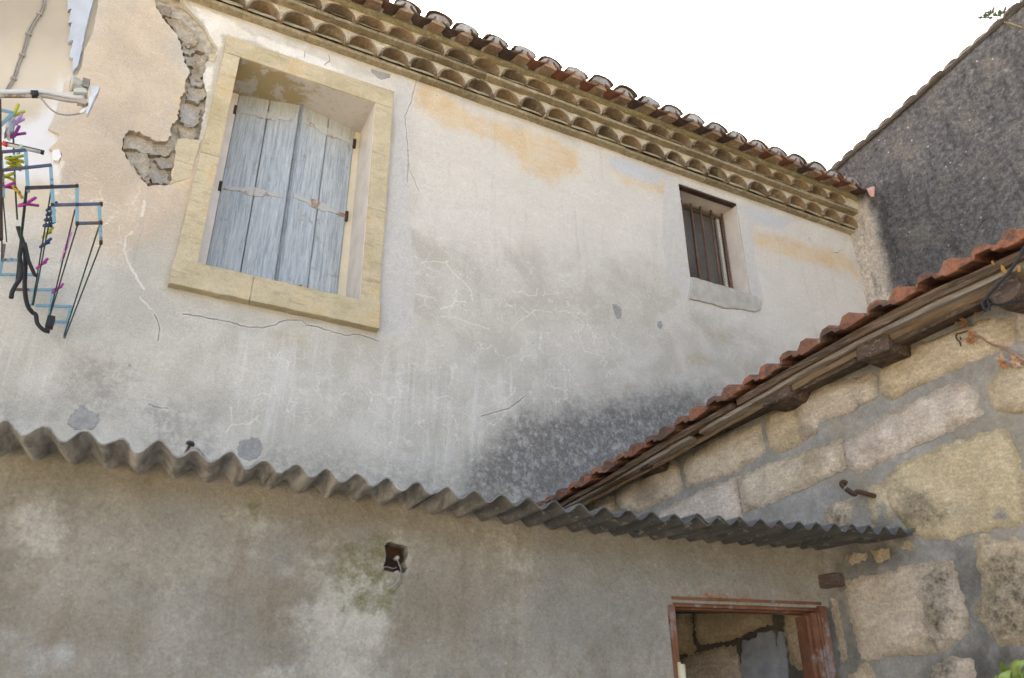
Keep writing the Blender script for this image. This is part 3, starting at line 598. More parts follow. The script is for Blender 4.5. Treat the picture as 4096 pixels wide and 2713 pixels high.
def strap(a, b, t0, t1, z, pin_t, seed):
    d = Vector((b[0]-a[0], b[1]-a[1], 0)).normalized(); nrm = Vector((d.y, -d.x, 0)); L = math.hypot(b[0]-a[0], b[1]-a[1])
    def P(t, dz, o=.004): q = lerp(a, b, t); return (q[0]+nrm.x*o, q[1]+nrm.y*o, z+dz)
    w = .016; mid = .5
    prof = [(t0, w*.9), (mid-.17, w*.8), (mid-.13, w*1.9), (mid-.02, w*1.9), (mid+.02, w*1.9), (mid+.13, w*1.9), (mid+.17, w*.8), (t1, w*.9)]
    V = [P(t, h) for t, h in prof]+[P(t, -h) for t, h in prof]+[P(t, h, -.001) for t, h in prof]+[P(t, -h, -.001) for t, h in prof]
    n = len(prof); F = []
    for i in range(n-1):
        F += [(i, n+i, n+i+1, i+1), (i, i+1, 2*n+i+1, 2*n+i), (n+i, 3*n+i, 3*n+i+1, n+i+1)]
    F += [(0, 2*n, 3*n, n), (n-1, 2*n-1, 4*n-1, 3*n-1)]
    k = tube([P(mid, -w*1.7, .007), P(mid, w*1.7, .007)], .006, 6)
    nails = [tube([P(t, dz, .003), P(t, dz, .008)], .004, 5) for t in (t0+.06, mid-.09, mid+.09, t1-.05) for dz in (0,)]
    e = tube([P(pin_t, -.035, .004), P(pin_t, .035, .004)], .011, 8)
    return join((V, F), k, *nails), e
zt = [(-1.633,5.187)[1], (-1.643,4.589)[1], 3.975]
zt2 = [(-1.210,5.201)[1], (-1.231,4.611)[1], 3.99]
for (a, b, zz, s0, s1, pt, side) in ((LA, LB, zt, .0, .93, -.012, 0), (RA, RB, zt2, .07, 1., 1.012, 1)):
    first = None
    for k in range(2):
        sh = house.part('shutter_board', *leaf(a, b, k*.507, k*.507+.493, 3.85, 5.380), M_SHUT)
        if k == (0 if side == 0 else 1): first = sh
    for z in zz:
        st, pin = strap(a, b, s0, s1, z, pt, 0)
        house.part('hinge_strap', *st, M_STRAP, parent=first); house.part('pintle', *pin, M_IRON, parent=first)
house.part('shutter_astragal', *box(-1.437, -1.425, .195, .225, 3.86, 5.378), simple('grey_blue_edge', (.20, .225, .255), .8, .2, 20))
# small barred window
house.part('steel_lintel', *box(1.503, 2.088, .004, .05, 5.545, 5.562), M_IRON)
house.part('window_soffit', *box(1.497, 2.088, .052, .20, 5.556, 5.562), M_WHITEP); house.part('window_reveal', *box(2.084, 2.0885, .012, .194, 4.71, 5.55), M_WHITEP)  # right reveal panel is white to paint in the light from the left
M_WFR = simple('dark_window_wood', (.10, .065, .045), .7, .3, 20)
house.part('window_frame', *join(box(1.50, 2.094, .20, .235, 5.525, 5.570), box(2.052, 2.092, .195, .235, 4.70, 5.524), box(1.50, 1.54, .20, .235, 4.70, 5.524), box(1.78, 1.80, .215, .235, 4.70, 5.524)), M_WFR)
M_PANE = simple('dim_glass', (.13, .125, .115), .12, .25, 3)
house.part('window_pane', *box(1.541, 1.779, .225, .232, 4.70, 5.524), M_PANE); house.part('window_pane', *box(1.801, 2.051, .225, .232, 4.70, 5.524), M_PANE)
house.part('white_batten', *box(2.020, 2.046, .180, .2, 4.72, 5.50), simple('off_white_paint', (.62, .60, .55), .6, .1))
M_BAR = m_rust('rusty_bar', (.12, .07, .055), (.20, .12, .09))
for u in (1.645, 1.745, 1.845, 1.955, 2.07):
    house.part('window_bar', *tube([(u, .165, 4.70), (u, .165, 5.56)], .0085, 7), M_BAR, smooth=True)
ws = [bar((1.55, .178, z), (2.05, .178, z), .003, .003) for z in np.arange(4.74, 5.55, .0155)]
scr = house.part('insect_screen', *join(*ws), simple('screen_wire', (.17, .15, .125), .6, .1)); scr['kind'] = 'stuff'
house.part('cement_sill', *prism(resample([(1.510,4.697),(1.890,4.700),(2.141,4.688),(2.189,4.664),(2.163,4.578),(2.092,4.541),(1.964,4.535),(1.785,4.502),(1.665,4.510),(1.449,4.496),(1.479,4.592)], .025, .003), -.014, .2, .005), M_SILLC)
house.part('shutter_catch', *tube(smooth_path([((-1.572,3.737)[0], .0, (-1.572,3.737)[1]), ((-1.569,3.726)[0], -.035, (-1.569,3.726)[1]+.004), ((-1.570,3.710)[0], -.04, (-1.570,3.710)[1]), ((-1.569,3.695)[0], -.035, (-1.569,3.695)[1])]), .006, 6), M_IRON)

# ---- double tile cornice
UL, UR = -3.4, 3.44
def strip(y0, z0, z1, n=.42):
    u = UL-.1
    while u < UR:
        L = n*rnd.uniform(.92, 1.08); e = min(u+L-.003, UR); dz = rnd.uniform(-.003, .003); dy = rnd.uniform(-.004, .004)
        pr = resample([(y0+dy, z0+dz), (y0+dy, z1+dz), (.06, z1+dz), (.06, z0+dz)], .02, .0012, True, rnd.randint(0, 999))
        m = len(pr); V = []; seg = 6
        for s in range(seg+1):
            uu = u+(e-u)*s/seg
            V += [(uu, p[0]+.0022*noise.noise(Vector((uu*9, p[1]*20, p[0]*20))), p[1]+.0022*noise.noise(Vector((uu*9, 7+p[1]*20, p[0]*20)))) for p in pr]
        F = [tuple(range(m)), tuple(range(seg*m, seg*m+m))[::-1]]
        for s in range(seg): F += [(s*m+i, s*m+(i+1) % m, (s+1)*m+(i+1) % m, (s+1)*m+i) for i in range(m)]
        house.part('cornice_slab', V, F, M_GSTRIP); u += L
Z1, Z2 = 5.683, 5.846
strip(-.052, 5.657, Z1-.001); strip(-.125, 5.818, Z2-.001)
def arch(r, h, th, y0, y1, seed, up=True, n=12, taper=0., slope=0.):
    q = random.Random(seed); V = []; rows = 5
    for k in range(rows):
        t = k/(rows-1); y = y0+(y1-y0)*t; rr = r*(1-taper*t)
        for a in range(n+1):
            an = math.pi*a/n; j = 1+.02*noise.noise(Vector((an*2, t*3, seed*3.3)))
            for off in (0, th):
                x = -math.cos(an)*(rr+off-th)*j; z = math.sin(an)*(h+off-th)*j
                ch = .006*max(0, noise.noise(Vector((an*5, seed*1.9, off*50)))) if k == 0 else 0
                V.append((x, y+ch, (z if up else -z)+slope*(y-y0)))
    w = 2*(n+1); F = []
    for k in range(rows-1):
        for a in range(n):
            i = k*w+a*2; F += [(i, i+2, i+w+2, i+w), (i+1, i+w+1, i+w+3, i+3)]
        F += [(k*w, k*w+w, k*w+w+1, k*w+1), (k*w+2*n, k*w+2*n+1, (k+1)*w+2*n+1, (k+1)*w+2*n)]
    for a in range(n):
        F += [(a*2, a*2+1, a*2+3, a*2+2), ((rows-1)*w+a*2, (rows-1)*w+a*2+2, (rows-1)*w+a*2+3, (rows-1)*w+a*2+1)]
    return V, F
def cornice_row(c0, z0, rise, yf, pitch, z1):
    protos = [None]*4; cs = []
    k0 = int((UL-c0)/pitch)-1; k = k0
    while c0+k*pitch < UR-.08:
        c = c0+k*pitch+rnd.uniform(-.006, .006); s = k % 4; rs = rise*rnd.uniform(.92, 1.04); wd = .103*rnd.uniform(.97, 1.03)
        if protos[s] is None:
            V, F = arch(.103, rise, .013, yf, yf+.15, 50+s+int(z0*100)); protos[s] = house.part('cornice_tile', V, F, M_GTILE, smooth=True, sharp=50); o = protos[s]
            o.location = (c, 0, z0)
        else: o = house.copy(protos[s], (c, rnd.uniform(-.008, .006), z0), (rnd.uniform(-.02, .02), rnd.uniform(-.04, .04), rnd.uniform(-.04, .04)), scale=(1, 1, rnd.uniform(.93, 1.03)))
        cs.append(c); k += 1
    us = np.arange(UL-.1, UR+.001, .012); V = []; F = []
    for u in us:
        zb = z0
        for c in cs:
            d = abs(u-c)/.1
            if d < 1: zb = max(zb, z0+(rise-.004)*math.sqrt(1-d*d))
        y = yf+.018+.010*noise.noise(Vector((u*14, z0*9, 1)))
        V += [(u, y, zb+.002), (u, y-.004, (zb+z1)/2), (u, y+.004, z1), (u, yf+.14, zb+.002)]
    for i in range(len(us)-1):
        a = i*4; F += [(a, a+4, a+5, a+1), (a+1, a+5, a+6, a+2), (a, a+3, a+7, a+4)]
    house.part('mortar_infill', V, F, M_GFILL, smooth=True, sharp=45)
    V = []; F = []; m = 6
    for u in us:
        for j in range(m):
            t = j/(m-1); V.append((u, yf+.022+.115*t**1.35+.008*noise.noise(Vector((u*9, t*3, z0))), z0-.002+(z1-z0)*t))
    for i in range(len(us)-1):
        for j in range(m-1): a = i*m+j; F.append((a, a+m, a+m+1, a+1))
    house.part('mortar_backing', V, F, M_GBACK, smooth=True)
cornice_row((-0.507,5.818)[0], Z1, .112, -.092, .2135, 5.817)
cornice_row((-0.268,5.985)[0], Z2, .092, -.155, .2135, 5.948)
house.part('cornice_core', *join(box(UL-.2, UR, .06, .34, 5.70, 5.83), box(UL-.2, UR, .03, .34, 5.83, 5.97)), M_RUBM)
us = np.arange(UL-.1, UR+.001, .02); V = []; F = []; pr = [(-.10, 5.944), (-.158, 5.946), (-.168, 5.965), (-.165, 5.988), (-.10, 5.996), (.1, 6.03)]
for u in us:
    for j, (y, z) in enumerate(pr):
        V.append((u, y+.009*noise.noise(Vector((u*16, j*1.3, 4))), z+.006*noise.noise(Vector((u*22, j*2.1, 9)))))
for i in range(len(us)-1):
    for j in range(len(pr)-1): a = i*6+j; F.append((a, a+6, a+7, a+1))
house.part('mortar_bed', V, F, M_BAND, smooth=True)
# ---- roof edge: pan tiles, cover tiles, brick ends and their mortar plugs
SL = .27; RP = .2195; c0 = (0.400,6.065)[0]
roof = house.part('roof_deck', [(UL-.2, -.12, 6.02), (UR+.02, -.12, 6.02), (UR+.02, 3.5, 6.02+3.62*SL), (UL-.2, 3.5, 6.02+3.62*SL), (UL-.2, -.12, 6.0), (UR+.02, -.12, 6.0), (UR+.02, 3.5, 5.6+3.62*SL), (UL-.2, 3.5, 5.6+3.62*SL)], [(0, 1, 2, 3), (4, 7, 6, 5), (0, 4, 5, 1), (1, 5, 6, 2), (2, 6, 7, 3), (3, 7, 4, 0)], M_COVER)
def put(name, proto, VF, mat, loc, rot, sc=(1, 1, 1)):
    if proto is None:
        o = house.part(name, *VF(), mat, parent=roof, smooth=True, sharp=45); o.location = loc; o.rotation_euler = rot; return o
    return house.copy(proto, loc, rot, roof, sc)
pp = [None]*3; cp_ = [None]*3; bp = [None]*2; mp_ = [None]*3
def plug(seed):
    pl = []
    for a in range(13):
        an = math.pi*a/12; pl.append((math.cos(an)*.080*(1+.10*noise.noise(Vector((a*.9, seed, 0)))), -.016+math.sin(an)*.070*(1+.15*noise.noise(Vector((a*.9, seed, 5))))))
    V, F = prism(resample(pl, .02, .003, True, seed), 0, .12, .008); return V, F
k = int((UL-c0)/RP)-1
while c0+k*RP < UR-.1:
    c = c0+k*RP+rnd.uniform(-.006, .006); s = k % 3; dz = rnd.uniform(-.004, .004)
    for row in range(3):
        yo = row*.36; zo = row*.36*SL
        cp_[s] = put('cover_tile', None, lambda: arch(.098, .062, .012, 0, .42, 200+s, True, 12, .15, SL), M_COVER, (c+rnd.uniform(-.006, .006), -.285+yo+rnd.uniform(-.012, .012), 5.992+zo+dz), (0, rnd.uniform(-.05, .05), rnd.uniform(-.03, .03))) if cp_[s] is None else house.copy(cp_[s], (c+rnd.uniform(-.006, .006), -.285+yo+rnd.uniform(-.012, .012), 5.992+zo+dz), (0, rnd.uniform(-.05, .05), rnd.uniform(-.03, .03)), roof)
        loc = (c+RP/2+rnd.uniform(-.005, .005), -.285+yo+rnd.uniform(-.01, .01), 6.006+zo); rot = (0, rnd.uniform(-.04, .04), rnd.uniform(-.02, .02))
        pp[s] = put('pan_tile', None, lambda: arch(.094, .060, .012, 0, .42, 300+s, False, 12, .0, SL), M_PAN, loc, rot) if pp[s] is None else house.copy(pp[s], loc, rot, roof)
    loc = (c, -.268+rnd.uniform(-.012, .008), 5.948+dz); rot = (0, rnd.uniform(-.06, .06), rnd.uniform(-.04, .04)); b2 = k % 2
    def brick():
        V, F = box(-.050, .050, 0, .20, 0, .045); return [(v[0], v[1], v[2]+v[1]*SL) for v in V], F
    bp[b2] = put('brick_end', None, brick, M_BRICK, loc, rot) if bp[b2] is None else house.copy(bp[b2], loc, rot, roof)
    loc = (c+rnd.uniform(-.006, .01), -.281+rnd.uniform(-.010, .010), 5.998+dz); rot = (0, rnd.uniform(-.1, .1), 0)
    mp_[s] = put('mortar_plug', None, lambda: plug(s+3), M_PLUG, loc, rot) if mp_[s] is None else house.copy(mp_[s], loc, rot, roof)
    k += 1
pf = [(0.292,5.961),(0.328,5.952),(0.363,5.939),(0.336,5.847),(0.311,5.862),(0.299,5.903)]

# ================================================================== GABLE BUILDING at the right end
gab = Thing('gable_house', GAF, (0, 0, 0), 'tall dark grey weathered gable wall with tiled verge against the sky', 'house')
def gz(v): return 6.455+.120*v
GO = [(-.6, 3.0), (4.6, 3.0), (4.6, gz(4.6)-.045), (-.6, gz(-.6)-.045)]
def grel(u, z): return .012*fbm(u, z, 1.6, 5.)+.006*fbm(u, z, 6., 2.)
V, F = sheet(resample(GO, .05, .0), [], .06, 0, .35, grel)
gab.part('wall', V, F, M_GAB, attrs=masks_at([(v[0], v[2]) for v in V], dict(band=[[(-0.085,6.063),(0.244,5.887),(0.275,5.691),(0.268,5.426),(0.258,5.086),(0.253,4.597),(-0.182,4.629),(-0.350,5.597)]])), smooth=True, sharp=50)
M_VERGE = m_tile('dark_lichen_verge_tile', (.085, .072, .058), (.055, .05, .045), (.13, .115, .095), .5)
gp = [None]*3; v = -.32; k = 0
while v < 3.2:
    s = k % 3
    if gp[s] is None:
        pl = [(0, -.05), (.142, -.05), (.142, -.006), (.125, .008), (.095, .018), (.06, .021), (.03, .015), (.012, .006), (0, -.003)]
        V, F = prism(resample(pl, .02, .003, True, 60+s), -.022, .28, .010); gp[s] = gab.part('verge_tile', V, F, M_VERGE, smooth=True, sharp=60); o = gp[s]
        o.location = (v, 0, gz(v)-.022); o.rotation_euler = (0, -.12, 0)
    else: gab.copy(gp[s], (v, rnd.uniform(-.012, .012), gz(v)-.022+rnd.uniform(-.006, .006)), (0, -.12+rnd.uniform(-.05, .05), 0))
    v += .1365*rnd.uniform(.95, 1.05); k += 1
gab.part('mortar_fillet', [(a, y+.008*noise.noise(Vector((a*9, y*5, 2))), gz(a)-.045+z+.006*noise.noise(Vector((a*12, z*9, 3)))) for a in np.arange(-.6, 4.6, .05) for y, z in ((-.018, -.035), (-.03, -.012), (-.022, .01), (.1, .02))],
         [(i*4+j, i*4+4+j, i*4+5+j, i*4+1+j) for i in range(103) for j in range(3)], M_VERGE, smooth=True)
frag = Thing('tile_fragment', GAF, (pf[0][0], -.04, pf[0][1]), 'small bright pink broken tile at the right end of the roof edge', 'tile')
frag.part('shard', *prism(pf, -.045, -.03, .003), simple('pink_clay', (.72, .42, .36), .9, .1, 40))
# weed and twig on the verge
weed = Thing('weed', GAF, ((1.723,6.634)[0], 0, (1.723,6.634)[1]), 'small leafy weed rooted on the verge of the dark gable', 'plant')
wp = [(1.731,6.616),(1.705,6.654),(1.670,6.695),(1.639,6.723),(1.697,6.692),(1.679,6.710),(1.708,6.712),(1.769,6.620),(1.741,6.651),(1.783,6.636)]
w0 = (wp[0][0], -.02, wp[0][1])
M_WEED = simple('dull_green_leaf', (.07, .10, .06), .6, .3, 30); M_TWIG = simple('dry_twig', (.22, .17, .08), .8, .3, 30)
weed.part('stem', *join(*[tube([w0, ((w0[0]+p[0])/2, -.05, (w0[2]+p[1])/2+.012), (p[0], -.06, p[1])], .0035, 5) for p in (wp[3], wp[6], wp[9])]), M_TWIG)
for p in wp[1:]:
    for d in (-1, 1):
        a = (p[0], -.06, p[1]); b = (p[0]+.04*d, -.07, p[1]+.030)
        weed.part('leaf', [a, (a[0]+.024*d, -.052, a[2]+.004), b, (a[0]+.008*d, -.06, a[2]+.026), (a[0]+.02*d, -.066, a[2]+.015)], [(0, 1, 4), (1, 2, 4), (2, 3, 4), (3, 0, 4)], M_WEED)
tw = [(1.754,6.576),(1.798,6.512),(1.834,6.450),(1.892,6.352)]
t_ = Thing('twig', GAF, (tw[0][0], -.03, tw[0][1]), 'thin yellowish twig hanging across the top of the dark gable', 'twig')
t_.part('stem', *tube([(p[0], -.03, p[1]) for p in tw], .0055, 6), M_TWIG)

# ================================================================== CREAM NEIGHBOUR at the left edge
nb = Thing('cream_house', FAF, (0, 0, 0), 'cream painted neighbouring wall at the left edge with ragged paint border', 'house')
def nrel(u, z): return .004*fbm(u, z, 2., 8.)
V, F = sheet([(-4.4, 3.2), (-2.5, 3.2), (-2.5, 7.0), (-4.4, 7.0)], [], .08, .022, .03, nrel)
def m_cream():
    g = G('cream_wall_paint', .9, .2); n = g.noise(3, 6, .6); n2 = g.noise(12, 6, .7)
    c = g.mix(g.mr(n, .35, .65), (.53, .47, .365), (.58, .525, .425)); c = g.mix(g.mask('white', .06, n2, .05), c, g.mix(n, (.64, .64, .64), (.71, .71, .72)))
    c = g.mix(g.math('MULTIPLY', g.mask('upper_shade', .3, n, .25), .9), c, (.36, .315, .255)); c = g.mix(g.math('MULTIPLY', g.mr(n2, .62, .74), .35), c, (.5, .46, .38))  # first mix paints the shading under the eave as a darker upper wall
    return g.end(c, g.bump(n2, .2, .005))
nb.part('wall', V, F, m_cream(), attrs=masks_at([(v[0], v[2]) for v in V], dict(white=[[(-2.952,4.361),(-2.825,4.449),(-2.725,4.641),(-2.708,4.854),(-2.688,4.863),(-2.465,4.220),(-2.880,4.074)]], upper_shade=[[(-3.344,5.318),(-2.816,5.618),(-2.752,5.159),(-2.804,5.048),(-2.901,5.001),(-3.195,4.938)]])), smooth=True)
M_PEEL = simple('bluish_white_paint', (.45, .495, .56), .8, .08, 10, bump=.3)
nb.part('peeling_paint', *prism(resample([(-2.819,5.378),(-2.796,5.275),(-2.780,5.288),(-2.772,5.183),(-2.757,5.195),(-2.746,5.051),(-2.724,5.068),(-2.718,4.948),(-2.698,4.949),(-2.692,4.894),(-2.680,4.855),(-2.664,4.907),(-2.674,5.069),(-2.684,5.236),(-2.693,5.446)], .012, .002), -.010, .021, .004), M_PEEL)
nb.part('eave', *box(-4.4, -2.98, -.35, .02, 6.3, 6.36), M_CREAM)  # unseen slab added above the frame to shade the top of the wall
nb.part('paint_flake', *prism(resample([(-2.660,4.329),(-2.633,4.347),(-2.615,4.310),(-2.618,4.280),(-2.642,4.271),(-2.655,4.295)], .012, .002), -.004, .02, .002), simple('white_flake', (.76, .76, .77), .85, .05))
cb = Thing('wall_cable', FAF, ((-2.940,5.031)[0], 0, (-2.940,5.031)[1]), 'grey bundled cable clipped diagonally down the cream wall', 'cable')
cpt = [(-2.932,5.335),(-2.919,5.255),(-2.924,5.192),(-2.934,5.118),(-2.940,5.031),(-2.936,4.943),(-2.934,4.879),(-2.935,4.799),(-2.933,4.713),(-2.940,4.656),(-2.944,4.624)]
for d in (0, .010):
    cb.part('wire', *tube(smooth_path([(p[0]+d, .012, p[1]+d*.2) for p in cpt], 3), .0042, 6), simple('cable_grey', (.30, .28, .25), .6, .15), smooth=True)
for i in (2, 4, 6, 8):
    p = cpt[i]; cb.part('clip', *box(p[0]-.008, p[0]+.02, .004, .022, p[1]-.004, p[1]+.006), simple('clip_grey', (.33, .30, .25), .6, .15))

# ================================================================== STONE SHED on the right
shed = Thing('stone_shed', STF, (0, 0, 0), 'low shed of big tan stone blocks in grey mortar with orange tile eaves', 'shed')
VZ = [(-.1, 2.775), (.27, 2.803), (.8, 2.868), (1.2, 2.925), (1.566, 2.976), (1.855, 3.018), (2.15, 3.052), (2.45, 3.074), (2.76, 3.083), (3.2, 3.088), (4.4, 3.09)]
def ez(v): return float(np.interp(v, [p[0] for p in VZ], [p[1] for p in VZ]))
SO = [(-.02, 0), (4.3, 0)]+[(v, ez(v)-.036) for v in np.arange(4.3, -.03, -.16)]
STM = dict(
 dark=[[(2.237,2.192),(2.331,2.142),(2.308,2.009),(2.264,1.978),(2.300,1.872),(2.435,1.860),(2.384,1.683),(1.992,1.694),(2.116,1.823),(2.205,1.896),(2.208,2.043)], [(0.875,2.226),(1.653,2.120),(1.634,2.051),(1.647,1.780),(1.654,1.715),(0.813,1.742)], [(1.782,2.061),(1.806,2.058),(1.806,1.932),(1.823,1.850),(1.785,1.820),(1.761,1.870)], [(0.217,2.881),(0.330,2.854),(0.294,2.790),(0.167,2.759),(0.149,2.817)], [(1.811,2.260),(2.047,2.227),(2.036,2.156),(1.894,2.131),(1.801,2.164)]],
 moss=[[(1.959,2.298),(2.038,2.296),(2.110,2.296),(2.111,2.261),(2.037,2.271),(1.964,2.297)], [(2.011,2.271),(2.092,2.265),(2.079,2.230),(2.017,2.251)], [(0.322,2.752),(0.450,2.748),(0.427,2.703),(0.330,2.724)], [(2.151,1.889),(2.173,1.871),(2.165,1.858)], [(2.219,2.285),(2.310,2.231),(2.322,2.207),(2.285,2.218)]])
def srel(u, z): return .006+.004*fbm(u, z, 3., 6.)+.002*fbm(u, z, 11., 1.)
V, F = sheet(resample(SO, .06), [], .055, 0, .3, srel)
shed.part('mortar_wall', V, F, M_MORT, attrs=masks_at([(v[0], v[2]) for v in V], STM), smooth=True, sharp=50)
STONES = [[(0.564,2.797),(0.777,2.812),(0.972,2.828),(1.003,2.761),(1.012,2.678),(0.983,2.668),(0.784,2.644),(0.672,2.650),(0.552,2.670)], [(1.043,2.824),(1.279,2.843),(1.517,2.854),(1.517,2.724),(1.358,2.687),(1.145,2.678),(1.062,2.686)],
 [(0.333,2.762),(0.508,2.754),(0.508,2.698),(0.500,2.663),(0.348,2.695)], [(0.858,2.601),(1.082,2.627),(1.339,2.646),(1.340,2.486),(1.313,2.415),(0.832,2.509)], [(1.371,2.644),(1.548,2.657),(1.886,2.666),(1.890,2.549),(1.788,2.540),(1.567,2.511),(1.380,2.493)],
 [(1.571,2.863),(1.615,2.873),(1.699,2.869),(1.715,2.800),(1.720,2.725),(1.672,2.711),(1.592,2.717),(1.559,2.761)], [(1.718,2.898),(1.799,2.893),(1.876,2.901),(1.989,2.889),(2.069,2.884),(2.087,2.864),(2.080,2.791),(2.017,2.780),(1.929,2.777),(1.836,2.779),(1.804,2.733),(1.752,2.724),(1.722,2.770)],
 [(2.123,2.861),(2.179,2.904),(2.307,2.917),(2.506,2.922),(2.621,2.897),(2.605,2.812),(2.533,2.792),(2.394,2.795),(2.258,2.785),(2.154,2.757),(2.118,2.799)], [(1.923,2.655),(2.112,2.695),(2.293,2.721),(2.402,2.733),(2.444,2.685),(2.440,2.598),(2.339,2.582),(2.170,2.566),(1.952,2.521),(1.909,2.588)],
 [(2.500,2.698),(2.576,2.734),(2.683,2.764),(2.723,2.716),(2.680,2.565),(2.601,2.569),(2.497,2.603)], [(2.026,2.442),(2.120,2.500),(2.290,2.516),(2.462,2.528),(2.507,2.507),(2.512,2.423),(2.510,2.308),(2.471,2.225),(2.323,2.227),(2.232,2.222),(2.143,2.247),(2.053,2.367)],
 [(1.970,2.455),(2.021,2.453),(2.064,2.440),(2.066,2.388),(2.051,2.339),(2.031,2.310),(1.988,2.309),(1.966,2.328),(1.964,2.367)], [(1.778,2.415),(1.841,2.427),(1.897,2.432),(1.887,2.359),(1.843,2.330),(1.771,2.350),(1.763,2.385)],
 [(1.810,2.127),(1.894,2.131),(1.977,2.124),(2.020,2.131),(2.077,2.140),(2.141,2.143),(2.209,2.134),(2.216,2.092),(2.218,2.029),(2.220,1.967),(2.216,1.927),(2.167,1.900),(2.106,1.874),(2.012,1.874),(1.929,1.874),(1.861,1.866),(1.825,1.871),(1.821,1.935),(1.811,2.027),(1.806,2.083)],
 [(2.319,2.186),(2.358,2.196),(2.384,2.166),(2.426,2.167),(2.466,2.151),(2.531,2.131),(2.461,1.888),(2.379,1.869),(2.322,1.876),(2.291,1.916),(2.265,1.990),(2.295,2.007),(2.314,2.041),(2.318,2.110)],
 [(1.762,1.804),(1.827,1.834),(1.845,1.799),(1.837,1.740),(1.754,1.744)], [(2.085,1.809),(2.145,1.833),(2.203,1.821),(2.195,1.726),(2.048,1.732)], [(1.736,2.111),(1.756,2.113),(1.756,2.033),(1.759,1.941),(1.751,1.866),(1.727,1.858),(1.726,1.944),(1.728,2.037)],
 [(1.934,2.226),(2.000,2.221),(2.000,2.189),(1.954,2.183),(1.938,2.204)], [(1.816,2.220),(1.860,2.227),(1.912,2.223),(1.899,2.201),(1.849,2.189)], [(2.053,2.217),(2.085,2.234),(2.101,2.215),(2.087,2.204),(2.058,2.209)],
 [(1.039,2.179),(1.436,2.138),(1.428,2.068),(1.427,2.020),(1.344,2.014),(1.271,2.001),(1.179,1.989),(1.079,1.978),(1.035,1.992),(1.025,2.042)], [(0.870,2.184),(0.997,2.172),(0.992,2.102),(0.985,2.006),(1.003,1.973),(0.975,1.955),(0.873,1.968)], [(0.921,1.924),(1.050,1.938),(1.129,1.943),(1.219,1.947),(1.234,1.876),(1.271,1.823),(1.255,1.756),(0.900,1.770)],
 [(1.511,2.110),(1.590,2.100),(1.589,2.050),(1.593,1.958),(1.605,1.922),(1.575,1.867),(1.538,1.857),(1.510,1.875),(1.510,1.994)], [(2.668,2.524),(2.809,2.493),(2.765,2.197),(2.529,2.220),(2.555,2.383)], [(2.655,2.941),(2.797,2.973),(2.889,2.927),(2.840,2.761),(2.633,2.784)]]
SDK = dict(
 dark=[[(2.136,2.144),(2.214,2.136),(2.221,2.041),(2.222,1.926),(2.173,1.871),(2.107,1.876),(2.102,1.951),(2.105,2.057)], [(2.361,2.128),(2.533,2.139),(2.453,1.859),(2.320,1.870),(2.263,1.982),(2.313,2.029)], [(2.131,2.407),(2.209,2.379),(2.260,2.281),(2.213,2.241),(2.136,2.284),(2.093,2.354)], [(1.777,2.382),(1.888,2.404),(1.882,2.325),(1.770,2.347)], [(0.333,2.768),(0.402,2.753),(0.377,2.689),(0.328,2.699)], [(2.085,1.809),(2.145,1.833),(2.136,1.728),(2.048,1.732)], [(0.870,2.184),(1.003,2.171),(1.008,2.084),(0.964,2.069),(0.889,2.097)]],
 moss=[[(2.325,2.025),(2.338,2.023),(2.334,2.009),(2.321,2.011)], [(2.152,1.893),(2.178,1.874),(2.164,1.856)], [(1.958,2.319),(2.116,2.302),(2.157,2.266),(2.035,2.285)], [(2.108,1.992),(2.134,1.985),(2.119,1.945),(2.102,1.951)], [(0.323,2.758),(0.450,2.748),(0.425,2.679),(0.328,2.699)]],
 smear=[[(2.397,2.278),(2.423,2.264),(2.452,2.249),(2.445,2.232),(2.412,2.240),(2.396,2.257)], [(1.977,2.810),(2.016,2.802),(2.012,2.782),(1.977,2.783)], [(1.995,2.385),(2.027,2.383),(2.036,2.342),(2.024,2.302),(1.988,2.309)]])
M_ST2 = m_stone('pinkish_limestone', ((.60, .51, .42), (.76, .675, .58), (.62, .515, .37), (.77, .68, .545)))
M_ST3 = m_stone('yellow_shelly_limestone', ((.56, .455, .275), (.68, .575, .37), (.59, .485, .315), (.71, .605, .415)))
pink = {4, 8, 3, 1}; yel = {10, 11, 20}
for i, p in enumerate(STONES):
    small = i in (11, 12, 17, 18, 19, 20)
    V, F = stone_mesh(p, .009+.008*rnd.random() if not small else .005, 100+i, .05 if not small else .03, .03, .004, .007, .006, .016 if not small else .004)
    a = masks_at([(v[0], v[2]) for v in V], SDK); a['edge'] = stone_mesh.edge
    shed.part('stone', V, F, M_ST2 if i in pink else (M_ST3 if i in yel else M_ST), smooth=True, sharp=55, attrs=a)
# the same masonry carried on beyond the frame
rs_ = random.Random(21); zr = .08; row = 0
while zr < 3.0:
    hh = rs_.uniform(.24, .32); vv = 1.80+rs_.uniform(0, .25)
    while vv < 4.15:
        ww = rs_.uniform(.30, .55); ww = min(ww, 4.22-vv)
        p = [(vv, zr), (vv+ww, zr+rs_.uniform(-.02, .02)), (vv+ww+rs_.uniform(-.02, .02), zr+hh), (vv, zr+hh+rs_.uniform(-.02, .02))]
        probe = np.array([(vv+ww*a, zr+hh*b) for a in (-.08, .25, .5, .75, 1.08) for b in (-.12, .25, .5, .75, 1.12)])
        free = zr+hh < ez(vv)-.1 and ww > .15 and all(sd_poly(probe, q).max() < -.03 for q in STONES) and not (1.6 < vv+ww and vv < 2.7 and zr+hh > 1.35)
        if free and (vv > 2.9 or zr+hh < 1.35):
            V, F = stone_mesh(p, .012, 900+row*20+int(vv*9), .09, .03, .004, .007, .006, .0)
            a = masks_at([(v[0], v[2]) for v in V], SDK); a['edge'] = stone_mesh.edge
            shed.part('stone', V, F, M_ST2 if rs_.random() < .4 else M_ST, smooth=True, sharp=55, attrs=a)
        vv += ww+.05
    zr += hh+.05; row += 1
